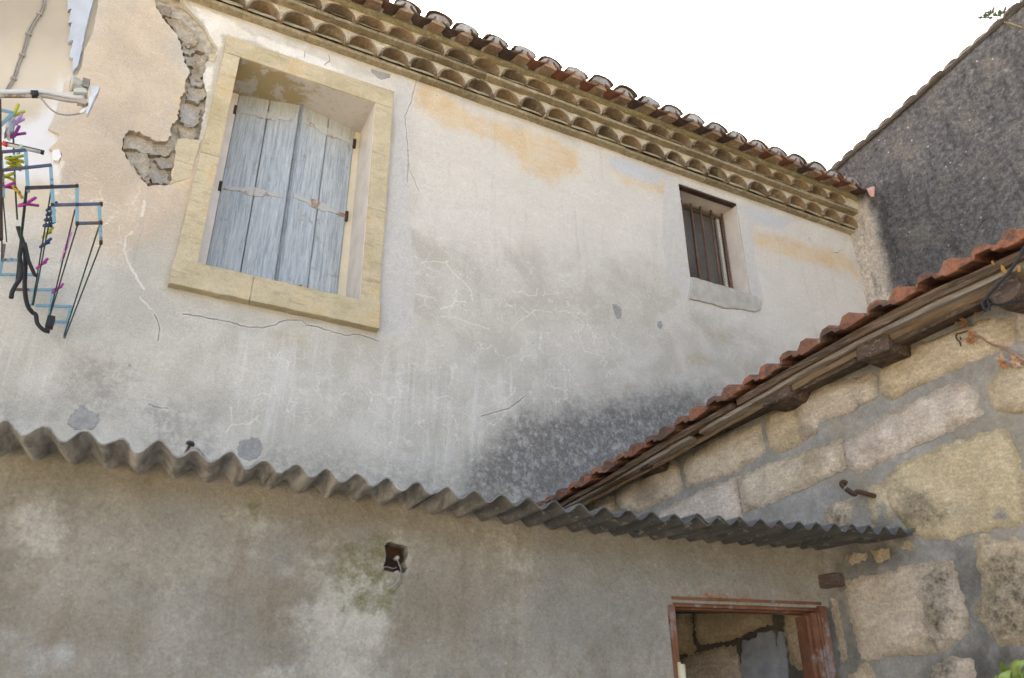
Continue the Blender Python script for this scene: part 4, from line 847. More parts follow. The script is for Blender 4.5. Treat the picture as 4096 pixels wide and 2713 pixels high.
wp_ = [(1.283,1.968),(1.357,1.974),(1.366,1.992),(1.405,1.992),(1.439,1.995),(1.448,1.971),(1.453,1.928),(1.463,1.963),(1.474,1.985),(1.495,1.984),(1.493,1.942),(1.490,1.890),(1.475,1.788),(1.461,1.738),(1.253,1.745),(1.257,1.874)]
shed.part('whitewash_patch', *prism(resample(wp_, .012, .004, True, 2), -.008, .02, .002), simple('blue_grey_whitewash', (.30, .315, .34), .9, .18, 20, bump=.4))
# timbers under the eaves
def rail(name, va, vb, top, bot, y0, y1, mat, seed, wob=.006, round_=False):
    vs_ = np.arange(va, vb, .05); V = []; F = []
    for v in vs_:
        z = ez(v)-.058; kk = float(np.interp(v, [0, 1.2, 2.4], [.45, .66, .84])); w = lambda k: 1.6*wob*noise.noise(Vector((v*2.3, k*3.1, seed)))+wob*.5*noise.noise(Vector((v*9, k*5.1, seed)))
        if round_:
            zc, r, yc = z+kk*((top+bot)/2+.058), kk*(top-bot)/2, (y0+y1)/2
            pts = [(yc+math.cos(2*math.pi*j/10)*r*1.1, zc+math.sin(2*math.pi*j/10)*r) for j in range(10)]
        else: pts = [(y0, z+kk*(bot+.058)), (y0, z+kk*((top+bot)/2+.058)), (y0, z+kk*(top+.058)), (y1, z+kk*(top+.058)), (y1, z+kk*(bot+.058))]
        n = len(pts); V += [(v, y+w(j)*.8, zz+w(j+20)) for j, (y, zz) in enumerate(pts)]
    for i in range(len(vs_)-1):
        for j in range(n): F.append((i*n+j, i*n+(j+1) % n, (i+1)*n+(j+1) % n, (i+1)*n+j))
    F += [tuple(range(n)), tuple(range((len(vs_)-1)*n, len(vs_)*n))]
    return shed.part(name, V, F, mat, smooth=round_, sharp=40)
rail('fascia_board', -.02, 1.55, -.055, -.098, -.175, -.145, M_WOODF, 1.); rail('fascia_board', 1.555, 4.2, -.055, -.098, -.172, -.142, M_WOODF, 2.)
rail('batten', .0, 1.30, -.094, -.121, -.158, -.11, M_WOODL, 3., .008); rail('batten', 1.31, 4.2, -.094, -.121, -.155, -.11, M_WOODL, 4., .006)
rail('wall_plate_pole', -.02, 4.2, -.108, -.142, -.125, -.085, M_WOODP, 5., .006, True)
for va, vb, z0, z1 in ((2.130, 2.262, 2.887, 2.96), (1.668, 1.803, 2.852, 2.925), (.784, .955, 2.785, 2.85)):
    V, F = box(va, vb, -.145, .1, z0, z1); V = [(x+.006*rnd.uniform(-1, 1), y, z+.006*rnd.uniform(-1, 1)+(.02*(y+.155))) for x, y, z in V]
    o = shed.part('rafter_tail', V, F, M_WOODR); o.modifiers.new('bevel', 'BEVEL').width = .006
lg = (2.703,2.913)
o = shed.part('rafter_log', *tube(smooth_path([(lg[0], -.175, lg[1]), (lg[0], -.12, lg[1]), (lg[0], .15, lg[1]+.05)], 4), [.052]*4+[.056]*5, 14), M_WOODR, smooth=True, sharp=50)
# eave tiles: interlocking clay tiles seen from their lower edge
def etile(seed):
    q = random.Random(seed); top = [(0, .004), (.006, .026), (.022, .040), (.052, .041), (.066, .020), (.088, .010), (.102, .022), (.118, .046), (.146, .047), (.150, .038), (.172, .026), (.200, .012), (.2045, .004)]
    bot = [(.2045, -.008), (.155, -.012), (.150, -.016), (.104, -.014), (.098, -.006), (.070, -.004), (.062, .012), (.012, .012), (.006, -.004), (0, -.006)]
    pl = [(x+q.uniform(-.0015, .0015), z+q.uniform(-.002, .002)) for x, z in top+bot]; n = len(pl); V = []; F = []
    for y in (0, .01, .42):
        for x, z in pl: V.append((x if y else x*.995+.0005, y, (z if y > .005 else z*.92)*.98+y*.26))
    for s in range(2): F += [(s*n+i, s*n+(i+1) % n, (s+1)*n+(i+1) % n, (s+1)*n+i) for i in range(n)]
    F += [tuple(range(n)), tuple(range(2*n, 3*n))[::-1]]
    return V, F
eproto = [None]*4; v = -.03; k = 0
while v < 4.1:
    s = k % 4; slope = (ez(v+.205)-ez(v))/.205; loc = (v, -.205+rnd.uniform(-.008, .008), ez(v)-.038+rnd.uniform(-.003, .003)); rot = (0, -math.atan(slope)+rnd.uniform(-.02, .02), rnd.uniform(-.03, .03))
    if eproto[s] is None:
        eproto[s] = shed.part('eave_tile', *etile(70+s), M_ETILE); eproto[s].location = loc; eproto[s].rotation_euler = rot
        mb = eproto[s].modifiers.new('bevel', 'BEVEL'); mb.width = .002; mb.limit_method = 'ANGLE'
    else: shed.copy(eproto[s], loc, rot)
    v += .206; k += 1
shed.part('roof_slab', [(-.0, -.1, ez(0)-.012), (4.2, -.1, ez(4.2)-.012), (4.2, 2.5, ez(4.2)+.62), (0, 2.5, ez(0)+.62), (0, -.1, ez(0)-.034), (4.2, -.1, ez(4.2)-.034), (4.2, 2.5, ez(4.2)+.59), (0, 2.5, ez(0)+.59)], [(0, 1, 2, 3), (4, 7, 6, 5), (0, 4, 5, 1), (1, 5, 6, 2), (2, 6, 7, 3), (3, 7, 4, 0)], M_WOODR)

# ---- things on the shed wall
hk = [(2.003,2.415),(1.988,2.422),(1.965,2.434),(1.955,2.433),(1.949,2.427),(1.933,2.441),(1.918,2.460),(1.911,2.471),(1.911,2.477),(1.919,2.480),(1.929,2.473)]
ho = [.01, -.02, -.045, -.05, -.052, -.055, -.06, -.062, -.062, -.062, -.058]
t_ = Thing('iron_hook', STF, (hk[0][0], 0, hk[0][1]), 'dark rusty bent iron hook sticking out of the stone wall above the corrugated roof', 'hook')
t_.part('bent_bar', *tube(smooth_path([(p[0], o, p[1]) for p, o in zip(hk, ho)], 4), .0095, 8), M_IRON, smooth=True)
t_.part('paint_ring', *tube([(lerp(hk[6], hk[5], .15)[0], -.059, lerp(hk[6], hk[5], .15)[1]), (lerp(hk[6], hk[5], .35)[0], -.058, lerp(hk[6], hk[5], .35)[1])], .0105, 8), simple('faded_paint', (.30, .32, .33), .7, .2), smooth=True)
M_DRY = simple('dry_brown_leaf', (.33, .155, .07), .85, .35, 25); M_DRYP = simple('pale_dry_leaf', (.50, .32, .21), .85, .25, 25); M_VINE = simple('dry_vine_stem', (.33, .20, .14), .85, .25, 25); M_DARKV = simple('dark_tendril', (.08, .055, .035), .85, .2)
vp = [(2.650,2.707),(2.635,2.727),(2.609,2.761),(2.586,2.791),(2.559,2.814),(2.542,2.832),(2.528,2.854),(2.517,2.866),(2.501,2.891),(2.493,2.912),(2.487,2.935)]
vine = Thing('dried_vine', STF, (vp[0][0], -.01, vp[0][1]), 'dried creeper stem with brown curled leaves against the stone wall', 'vine')
vine.part('stem', *tube(smooth_path([(p[0], -.02-.012*math.sin(i), p[1]) for i, p in enumerate(vp)], 3), [.0052-.0001*i for i in range(31)], 6), M_VINE, smooth=True)
tp = [(2.496,2.897),(2.484,2.895),(2.470,2.896),(2.454,2.898),(2.448,2.890),(2.449,2.879),(2.455,2.867),(2.455,2.849)]
vine.part('tendril', *tube(smooth_path([(p[0], -.025, p[1]) for p in tp], 3), .0026, 5), M_DARKV)
def curl_leaf(th, c, r, mat, seed, ang=0., y=-.035):
    q = random.Random(seed); n = 11; V = [(c[0], y, c[1])]; F = []
    for i in range(n):
        a = 2*math.pi*i/n+ang; rr = r*(.55+.45*(i % 2))*q.uniform(.75, 1.15)
        V.append((c[0]+math.cos(a)*rr*.8, y+q.uniform(-.45, .45)*r, c[1]+math.sin(a)*rr))
    for i in range(n): F.append((0, 1+i, 1+(i+1) % n))
    return th.part('leaf', V, F, mat)
for i, (p, r, m) in enumerate(zip([(2.505,2.869),(2.492,2.857),(2.503,2.847),(2.503,2.882),(2.467,2.931),(2.490,2.921),(2.490,2.936),(2.576,2.747),(2.577,2.728),(2.611,2.731),(2.618,2.717),(2.466,2.872),(2.462,2.948),(2.470,2.989),(2.541,2.939)], (.019, .018, .016, .011, .010, .018, .014, .026, .019, .028, .021, .010, .009, .011, .013), (M_DRY, M_DRY, M_DRY, M_DRY, M_DRY, M_DRY, M_DRY, M_DRYP, M_DRY, M_DRYP, M_DRYP, M_DARKV, M_DARKV, M_DARKV, M_DRY))):
    curl_leaf(vine, p, r, m, 500+i, i)
wr = [(2.862,3.045),(2.824,3.015),(2.802,2.998),(2.780,2.974),(2.744,2.945),(2.701,2.920),(2.667,2.900),(2.656,2.891),(2.643,2.884),(2.640,2.873),(2.644,2.849)]
t_ = Thing('wire', STF, (wr[7][0], -.2, wr[7][1]), 'thin dark wire tied round the log end under the tiled eave', 'wire')
t_.part('strand', *tube(smooth_path([(p[0], -.21, p[1]) for p in wr], 3), .005, 6), M_BLACK, smooth=True)
w2 = [(2.656,2.891),(2.658,2.875),(2.657,2.849)]; t_.part('loose_end', *tube([(p[0], -.208, p[1]) for p in w2], .004, 5), M_BLACK)
w3 = [(2.647,2.888),(2.667,2.877),(2.696,2.867),(2.724,2.861),(2.752,2.855)]; t_.part('loop', *tube(smooth_path([(p[0], -.18, p[1]-.004) for p in w3], 3), .005, 6), M_BLACK)
M_OLEAF = simple('yellow_brown_leaf', (.42, .25, .07), .8, .2, 25)
for lab, pts in (('largest dry yellow leaf caught beside the wire under the eave boards', [(2.720,2.997),(2.729,2.985),(2.732,2.958),(2.727,2.950),(2.718,2.951),(2.716,2.973)]), ('slim dry yellow leaf right of the wire under the eave boards', [(2.768,2.968),(2.775,2.965),(2.770,2.946),(2.763,2.944),(2.762,2.957)]), ('small dry yellow leaf left of the wire on the weathered fascia', [(2.696,3.022),(2.704,3.022),(2.701,3.003),(2.696,3.008)])):
    th = Thing('dry_leaf', STF, (pts[0][0], -.19, pts[0][1]), lab, 'leaf', 'dry leaves caught under the eaves'); n = len(pts); cx = sum(p[0] for p in pts)/n; cz = sum(p[1] for p in pts)/n
    th.part('blade', [(cx, -.2, cz)]+[(p[0], -.185-.004*(i % 2), p[1]) for i, p in enumerate(pts)], [(0, 1+i, 1+(i+1) % n) for i in range(n)], M_OLEAF)
# green leaves at the lower right corner
M_LEAFG = simple('fresh_green_leaf', (.21, .31, .055), .45, .25, 14, bump=.1); M_LEAFG2 = simple('pale_green_leaf', (.31, .40, .12), .45, .2, 14, bump=.1)
OFF = -.45
plant = Thing('green_plant', STF, ((2.535,1.729)[0], OFF, (2.535,1.729)[1]-.6), 'fresh green long leaves of a plant at the lower right corner', 'plant')
def blade(spine, wd, mat, seed):
    P = smooth_path([(p[0], OFF+.02*math.sin(seed+i*1.3), p[1]) for i, p in enumerate(spine)], 4); n = len(P); V = []; F = []
    for i, p in enumerate(P):
        t = i/(n-1); a = Vector(P[min(i+1, n-1)])-Vector(P[max(i-1, 0)]); nn = Vector((-a.z, 0, a.x)).normalized(); w = wd*math.sin(math.pi*min(1, .12+.88*t)**.8)**.8 if t < 1 else 0.
        V += [tuple(Vector(p)-nn*w), (p[0], p[1]+.012*w/wd, p[2]), tuple(Vector(p)+nn*w)]
    for i in range(n-1): a = i*3; F += [(a, a+3, a+4, a+1), (a+1, a+4, a+5, a+2)]
    return plant.part('leaf', V, F, mat, smooth=True)
for i, (sp, w, m) in enumerate((([(2.514,1.722),(2.523,1.750),(2.528,1.765),(2.539,1.783)], .0135, M_LEAFG), ([(2.533,1.719),(2.549,1.748),(2.562,1.768),(2.585,1.784)], .0125, M_LEAFG2), ([(2.552,1.722),(2.563,1.747),(2.577,1.767),(2.600,1.782)], .0135, M_LEAFG2), ([(2.527,1.714),(2.535,1.739),(2.540,1.751),(2.543,1.762)], .0135, M_LEAFG2), ([(2.533,1.724),(2.516,1.740),(2.504,1.745),(2.488,1.741)], .009, M_LEAFG2), ([(2.567,1.717),(2.575,1.737),(2.585,1.756),(2.593,1.766)], .0135, M_LEAFG), ([(2.541,1.714),(2.551,1.728),(2.558,1.738),(2.567,1.747)], .012, M_LEAFG))):
    blade(sp, w, m, i)
b0 = (2.535,1.729); plant.part('stalk', *tube([(b0[0]+.03, OFF, b0[1]-.6), (b0[0]+.01, OFF, b0[1]-.2), (b0[0], OFF, b0[1]+.01)], .006, 6), M_LEAFG)

# ================================================================== LEAN-TO in front (rendered wall, corrugated roof, door)
lean = Thing('lean_to', OUF, (0, 0, 0), 'low grey rendered lean-to with corrugated roof and rusty door frame', 'shed')
DU0, DU1, DZ = .605, 1.262, 2.034
LO = [(-3.2, 0), (DU0, 0), (DU0, DZ-.003), (DU1, DZ+.010), (1.262, 2.045), (1.33, 2.055), (1.36, 2.262), (-3.2, 2.30)]
LO = [(-3.2, 0), (DU0, 0), (DU0, DZ-.003), (DU1, DZ+.012), (1.30, 2.05), (1.34, 2.30), (-.3, 2.30), (-1.5, 2.335), (-3.2, 2.37)]
NICHE = [(-0.427,2.157),(-0.412,2.157),(-0.408,2.154),(-0.390,2.156),(-0.377,2.154),(-0.358,2.148),(-0.356,2.128),(-0.358,2.116),(-0.360,2.104),(-0.357,2.083),(-0.363,2.065),(-0.376,2.065),(-0.386,2.068),(-0.395,2.069),(-0.396,2.066),(-0.414,2.065),(-0.426,2.070),(-0.430,2.099),(-0.429,2.119)]
LM = dict(
 light=[[(-0.677,2.079),(-0.612,2.087),(-0.546,2.088),(-0.483,2.062),(-0.429,2.062),(-0.374,2.059),(-0.388,1.999),(-0.503,1.878),(-0.702,1.870),(-0.634,2.002)], [(-0.681,2.079),(-0.545,2.089),(-0.447,1.942),(-0.430,1.709),(-0.703,1.705),(-0.680,1.871),(-0.633,1.982)], [(-0.835,2.235),(-0.808,2.230),(-0.804,2.175),(-0.822,2.132),(-0.842,2.182)], [(0.009,2.247),(0.030,2.229),(0.042,2.169),(0.037,2.115),(0.021,2.114),(0.009,2.189)], [(-0.363,2.123),(-0.339,2.107),(-0.319,2.073),(-0.344,2.054),(-0.360,2.067)], [(-0.393,2.197),(-0.371,2.202),(-0.369,2.159),(-0.395,2.160)], [(-1.403,2.115),(-1.356,2.216),(-1.331,2.169),(-1.375,2.056)]],
 brown=[[(-0.804,2.234),(-0.610,2.275),(-0.432,2.271),(-0.411,2.243),(-0.448,2.170),(-0.524,2.128),(-0.591,2.085),(-0.677,2.082),(-0.754,2.162)], [(-0.806,1.994),(-0.633,1.982),(-0.660,1.893),(-0.716,1.806),(-0.782,1.817)], [(-1.323,1.876),(-1.082,1.899),(-1.069,1.831),(-1.246,1.810),(-1.299,1.770)], [(-1.255,2.293),(-0.805,2.288),(-0.900,2.246),(-1.155,2.250)], [(-0.839,2.028),(-0.675,2.066),(-0.649,1.984),(-0.734,1.868),(-0.828,1.865)], [(-0.337,2.054),(-0.106,2.051),(-0.142,1.892),(-0.399,1.882)]],
 cool=[[(0.081,2.234),(0.631,2.231),(1.035,2.185),(1.015,2.075),(0.615,2.076),(0.548,1.882),(0.075,1.866)], [(-1.108,2.242),(-0.932,2.242),(-0.980,2.136),(-1.105,2.142)], [(-0.532,2.217),(-0.466,2.216),(-0.468,2.151),(-0.527,2.153)], [(-0.804,2.158),(-0.706,2.184),(-0.679,2.099),(-0.773,2.042)]],
 white=[[(-1.427,1.849),(-1.363,1.847),(-1.330,1.845),(-1.322,1.811),(-1.348,1.814),(-1.375,1.809),(-1.392,1.794),(-1.412,1.790)], [(-1.312,1.827),(-1.239,1.810),(-1.236,1.798),(-1.259,1.802)], [(-1.325,1.777),(-1.286,1.793),(-1.276,1.782),(-1.305,1.768)]],
 moss=[[(-0.545,2.120),(-0.514,2.133),(-0.486,2.093),(-0.470,2.122),(-0.435,2.153),(-0.429,2.065),(-0.449,2.036),(-0.470,2.080),(-0.516,2.032),(-0.538,2.041)], [(-0.495,2.030),(-0.440,2.013),(-0.399,1.998),(-0.405,1.971),(-0.459,1.985),(-0.490,2.017)], [(-0.538,2.004),(-0.499,1.996),(-0.479,1.970),(-0.489,1.960),(-0.518,1.975)], [(-0.576,2.055),(-0.568,2.056),(-0.566,2.039),(-0.575,2.039)], [(-0.851,2.251),(-0.809,2.262),(-0.812,2.237),(-0.845,2.234)]],
 rust=[[(0.710,2.061),(0.793,2.077),(1.024,2.082),(1.114,2.096),(1.226,2.096),(1.292,2.089),(1.287,2.064),(0.912,2.048),(0.748,2.045)], [(0.597,2.079),(0.617,2.083),(0.616,2.074),(0.596,2.069)]])
V, F = sheet(resample(LO, .045), [resample(NICHE, .014, .004)], .042, 0, .16, lambda u, z: .008*fbm(u, z, 2.2, 4.)+.003*fbm(u, z, 9., 7.), [.075])
lean.part('wall', V, F, M_SHED, attrs=masks_at([(v[0], v[2]) for v in V], LM), smooth=True, sharp=45)
lean.part('end_wall', *box(-3.25, -3.2, 0, 1.6, 0, 2.4), M_SHED)
lean.part('door_lintel', *prism([(0.671,2.018), (1.312,2.049), (1.35, 2.25), (.5, 2.23)], .09, .17), simple('dark_lintel', (.02, .017, .014), .9, .2))
# door frame: rusty rolled steel
hz0, hz1 = (0.629,2.045)[1], (1.291,2.061)[1]
def hdr(y0, y1, a, b, u0=DU0-.004, u1=DU1):
    V, F = box(u0, u1, y0, y1, 0, 1); return [(x, y, (hz0+(hz1-hz0)*(x-DU0)/(DU1-DU0))+(a+(b-a)*z)) for x, y, z in V], F
lean.part('door_header', *join(hdr(-.004, .02, -.004, .006), hdr(.012, .05, -.026, -.0045), hdr(.035, .09, -.032, -.0265)), M_RUSTF)
jl_ = lean.part('door_jamb', *join(box(.583, .606, -.007, .05, 0, 2.02), box(.606, .612, .02, .06, 0, 2.0)), M_RUSTF)
lean.part('door_jamb', *join(box(1.236, 1.268, -.016, .06, 0, 2.05), box(1.2045, 1.2355, -.002, .05, 0, 2.025), box(1.2295, 1.2365, -.010, .03, 0, 2.025), box(1.190, 1.204, .012, .07, 0, 2.015)), M_RUSTF)
hg = (0.610,1.807)
M_CRUST = m_rust('cream_paint_rust', (.35, .14, .06), (.45, .25, .12), (.66, .60, .42), 1.6)
lean.part('hinge', *join(tube([(hg[0]-.004, -.014, hg[1]-.14), (hg[0]-.004, -.014, hg[1]+.022)], .0135, 10), tube([(hg[0]-.012, -.014, hg[1]+.022), (hg[0]-.012, -.014, hg[1]+.028)], .006, 8)), M_CRUST, parent=jl_, smooth=True, label='cream painted hinge with rust')
bl = [(1.671,2.157),(1.704,2.165),(1.775,2.168),(1.800,2.165),(1.804,2.119),(1.754,2.118),(1.670,2.118)]
shed_o = shed.part('timber_block', *prism(resample(bl, .03, .002), -.03, .05, .004), m_wood('faded_purple_brown_wood', ((.10, .07, .06), (.17, .13, .115), (.26, .22, .20), (.12, .08, .07)), (2, 22, 22)))
# corrugated sheets
CRU = [-1.476, -1.387, -1.295, -1.206, -1.113, -1.021, -.934, -.844, -.756, -.668, -.578, -.487, -.394, -.308, -.222, -.135, -.043, .054, .139, .225, .317, .402, .479, .562, .646, .73, .807, .889, .968, 1.031, 1.108, 1.189, 1.263, 1.341, 1.413, 1.49]
CRZ = [2.328, 2.327, 2.322, 2.319, 2.314, 2.305, 2.301, 2.299, 2.298, 2.297, 2.296, 2.295, 2.289, 2.284, 2.279, 2.273, 2.272, 2.271, 2.269, 2.268, 2.27, 2.271, 2.273, 2.274, 2.277, 2.279, 2.282, 2.285, 2.288, 2.291, 2.294, 2.297, 2.3, 2.304, 2.307, 2.31]
pf_ = np.polyfit(range(36), CRU, 3); pz_ = np.polyfit(range(36), CRZ, 4)
def offi(i): return -.25-.135*min(1, max(0, (i-8)/27))
def cru(i): return float(np.polyval(pf_, i))-(-.25-offi(i))*.72*0.98 if i > 0 else -1.476+.09*i
def crz(i): return float(np.polyval(pz_, max(0, min(35, i))))-.3126*(-.25-offi(i))
def corr(i0, i1, dy, dz, slope, seed, wob=.0, length=1.75):
    n = int((i1-i0)*14)+1; rows = 10; V = []; th = .0045
    for layer in (0, 1):
        for r in range(rows):
            t = (r/(rows-1))**1.6
            for k in range(n):
                i = i0+(i1-i0)*k/(n-1); y = offi(i)+dy+t*length+.004*noise.noise(Vector((i*1.3, seed, 0)))
                lo = max(0, (8-i)/8); sl = .065-.035*min(1, lo)-.012*max(0, (i-20)/15)
                A = .0165-.0035*min(1, max(0, (i-6)/16)); z = crz(i)-A+A*math.cos(2*math.pi*i)+dz+sl*t*length
                ii = i+wob*noise.noise(Vector((i*.7, t*length*6, seed)))
                z += wob*.07*noise.noise(Vector((i*1.1, t*length*7, seed+5)))
                V.append((cru(ii), y, z-(th if layer else 0)))
    F = []; L = rows*n
    for r in range(rows-1):
        for k in range(n-1):
            a = r*n+k; F += [(a, a+1, a+n+1, a+n), (L+a, L+a+n, L+a+n+1, L+a+1)]
    for k in range(n-1): F.append((k, L+k, L+k+1, k+1))
    for r in range(rows-1): a = r*n; F += [(a, a+n, L+a+n, L+a), (a+n-1, L+a+n-1, L+a+2*n-1, a+2*n-1)]
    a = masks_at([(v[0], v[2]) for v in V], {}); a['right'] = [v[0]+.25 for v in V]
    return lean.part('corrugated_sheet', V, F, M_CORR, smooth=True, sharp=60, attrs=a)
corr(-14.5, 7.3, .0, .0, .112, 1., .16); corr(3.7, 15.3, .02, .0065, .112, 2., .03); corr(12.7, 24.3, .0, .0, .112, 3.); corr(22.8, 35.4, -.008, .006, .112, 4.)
# screw standing on the sheet, junction box
rs = [(-1.050,2.306),(-1.041,2.327)]
t_ = Thing('roofing_screw', OUF, (rs[0][0], -.22, rs[0][1]), 'rusty long screw with black cap standing proud of the corrugated roof', 'screw')
t_.part('shank', *tube([(rs[0][0], -.22, rs[0][1]-.01), (rs[1][0], -.22, rs[1][1])], .0042, 7), M_IRON)
t_.part('cap', *tube([(rs[1][0]-.002, -.22, rs[1][1]-.004), (rs[1][0], -.221, rs[1][1]+.002), (rs[1][0]+.001, -.2215, rs[1][1]+.007)], [.012, .0125, .007], 10), M_BLACK, smooth=True)
jb = Thing('junction_box', OUF, ((-0.393,2.110)[0], 0, (-0.393,2.110)[1]), 'rusted dark junction box recess in the grey wall with loose wires', 'junction box')
jb.part('back_plate', *prism(resample([(-0.446,2.168),(-0.347,2.165),(-0.341,2.059),(-0.438,2.053)], .01, .001), .062, .072), M_BOXR)
jb.part('rim', *prism(resample([(-0.424,2.084),(-0.396,2.084),(-0.395,2.069),(-0.396,2.066),(-0.414,2.065),(-0.426,2.070)], .01, .002), .02, .05, .004), M_BOXR)
ct = (-0.390,2.110); M_WW = simple('dirty_white_wire', (.40, .39, .355), .6, .12)
jb.part('connector', *tube([(ct[0], .03, ct[1]), (ct[0], -.006, ct[1]), (ct[0], -.010, ct[1]+.001)], [.0065, .0065, .005], 10), M_WW, smooth=True)
wA = [(-0.390,2.103),(-0.387,2.094),(-0.384,2.086),(-0.379,2.078),(-0.378,2.067),(-0.381,2.052),(-0.386,2.038),(-0.395,2.028),(-0.409,2.019),(-0.417,2.012)]; wB = [(-0.379,2.075),(-0.376,2.063),(-0.374,2.050),(-0.375,2.037),(-0.379,2.027),(-0.389,2.016),(-0.395,2.007),(-0.398,2.001)]; wC = [(-0.388,2.084),(-0.397,2.078),(-0.424,2.081),(-0.431,2.076),(-0.444,2.066),(-0.456,2.055)]
jb.part('wire', *tube(smooth_path([(p[0], -.008-.004*math.sin(i*.9), p[1]) for i, p in enumerate(wA)], 3), .0013, 6), M_WW)
jb.part('wire', *tube(smooth_path([(p[0], -.008-.003*math.sin(i), p[1]) for i, p in enumerate(wB)], 3), .0013, 6), simple('grey_wire', (.16, .15, .14), .6, .1))
jb.part('wire', *tube(smooth_path([(p[0], .008-.005*i, p[1]) for i, p in enumerate(wC)], 3), .0011, 6), simple('grey_wire_light', (.30, .29, .27), .6, .1))

# ================================================================== DISH ARM, DRYING RACK, PEGS at the left
A0 = -.45
arm = Thing('dish_arm', FAF, ((-2.857,4.251)[0], A0, (-2.857,4.251)[1]), 'white satellite dish arm with receiver head and black tape', 'dish arm')
M_ARM = m_rust('dirty_white_arm', (.33, .26, .20), (.42, .38, .33), (.54, .56, .58), 2.2, .5); M_ARM2 = m_rust('rusty_grey_arm', (.17, .115, .08), (.24, .19, .15), (.36, .345, .325), .6)
ap = [(-2.953,4.213),(-2.859,4.259),(-2.790,4.290),(-2.714,4.325),(-2.680,4.335),(-2.630,4.342),(-2.583,4.348),(-2.534,4.363)]; al = [(-2.948,4.195),(-2.855,4.240),(-2.785,4.270),(-2.709,4.303),(-2.675,4.313),(-2.625,4.319),(-2.579,4.328),(-2.533,4.346)]
arm.part('tube_arm', *tube(smooth_path([(p[0], A0, p[1]) for p in ap], 3), .0125, 10), M_ARM, smooth=True)
arm.part('under_channel', *tube(smooth_path([(p[0], A0+.004, p[1]) for p in al], 3), .0085, 8), M_ARM2, smooth=True)
tp_ = [(-2.743,4.301),(-2.716,4.313)]; arm.part('tape', *tube([(tp_[0][0], A0, tp_[0][1]-.004), (tp_[1][0], A0, tp_[1][1]-.004)], .0185, 12), M_BLACK, smooth=True)
ld = [(-2.605,4.389),(-2.594,4.400),(-2.568,4.405),(-2.549,4.409),(-2.526,4.417)]
M_LNB = simple('weathered_plastic', (.46, .46, .42), .6, .2, 30)
lc0 = (-2.603,4.410); lc1 = (-2.529,4.421)
ax = Vector((lc1[0]-lc0[0], .012, lc1[1]-lc0[1])); rr = [.040, .0405, .036, .0365, .032, .0325, .028, .0285, .023, .0235, .019, .022, .022]
pts = [Vector((lc0[0], A0-.02, lc0[1]))+ax*(i/(len(rr)-1)) for i in range(len(rr))]
lnb = arm.part('receiver_head', *tube(pts, rr, 16), M_LNB, smooth=True)
c_ = (-2.539,4.424); arm.part('clamp', *box(c_[0]-.018, c_[0]+.012, A0-.04, A0, c_[1]-.022, c_[1]+.026), simple('olive_grey_clamp', (.22, .215, .18), .6, .2), parent=lnb)
pl1 = [(-2.586,4.385),(-2.534,4.401),(-2.522,4.378),(-2.578,4.357)]; arm.part('cradle', *prism(pl1, A0-.03, A0+.02, .004), simple('pale_grey_plastic', (.47, .50, .49), .55, .1), parent=lnb)
bk = [(-2.520,4.428),(-2.495,4.444),(-2.482,4.441),(-2.482,4.406),(-2.487,4.372),(-2.493,4.306),(-2.498,4.263),(-2.508,4.265),(-2.507,4.318),(-2.513,4.371)]
arm.part('bracket', *prism(resample(bk, .012, .0005), A0-.025, A0+.01, .005), simple('light_blue_grey_plastic', (.56, .60, .64), .5, .1))
bk2 = [(-2.557,4.349),(-2.530,4.357),(-2.511,4.337),(-2.516,4.314),(-2.542,4.324),(-2.556,4.321)]; arm.part('foot_plate', *prism(bk2, A0-.01, A0+.02, .003), M_ARM2)
cc = [(-2.712,4.293),(-2.693,4.281),(-2.669,4.257),(-2.646,4.239),(-2.616,4.228),(-2.580,4.235),(-2.555,4.248),(-2.530,4.267),(-2.516,4.293)]
arm.part('coax_cable', *tube(smooth_path([(p[0], A0-.005, p[1]) for p in cc], 3), .0045, 7), simple('grey_coax', (.30, .29, .27), .55, .1), smooth=True)
pg = [(-2.532,4.263),(-2.523,4.277),(-2.505,4.308)]; arm.part('plug', *tube([(p[0], A0-.006, p[1]) for p in pg], [.006, .010, .010], 8), simple('white_plug', (.62, .65, .67), .5, .1), smooth=True)

N0, N1 = -.85, -.055
rack = Thing('drying_rack', FAF, (-2.6, N0, 3.5), 'folding clothes drying rack of flaking turquoise bars and green wires', 'drying rack')
M_TURQ = m_rust('flaking_turquoise', (.10, .06, .045), (.16, .11, .08), (.175, .33, .395), .9, .55); M_NAVY = m_rust('dark_blue_bar', (.06, .05, .05), (.12, .10, .10), (.055, .08, .14), .7, .5)
M_GRN = simple('dark_green_wire', (.035, .06, .05), .5, .3, 40)
def nbar(a, b, mat, y=N0, w=.013):
    rack.part('bar', *bar((a[0], y, a[1]), (b[0], y, b[1]), w, .006), mat)
for a, b in ([(-2.577,3.543),(-2.414,3.610)], [(-2.473,3.497),(-2.314,3.555)], [(-2.377,3.440),(-2.297,3.468)], [(-2.680,3.593),(-2.520,3.678)], [(-2.777,3.636),(-2.620,3.717)], [(-2.578,3.546),(-2.413,3.610)]): nbar(a, b, M_NAVY, N0-.004, .012)
for a, b in ([(-2.414,3.612),(-2.377,3.437)], [(-2.321,3.554),(-2.278,3.377)], [(-2.621,3.716),(-2.569,3.530)], [(-2.523,3.674),(-2.454,3.422)], [(-2.700,3.683),(-2.642,3.481)], [(-2.749,3.875),(-2.702,3.878)], [(-2.731,3.800),(-2.702,3.878)]): nbar(a, b, M_TURQ)
for p in [(-2.414,3.610),(-2.314,3.555),(-2.297,3.468),(-2.377,3.440),(-2.395,3.523),(-2.577,3.543),(-2.497,3.578),(-2.477,3.496),(-2.279,3.380)]: rack.part('rivet', *tube([(p[0], N0-.012, p[1]), (p[0], N0+.008, p[1])], .0065, 8), M_IRON)
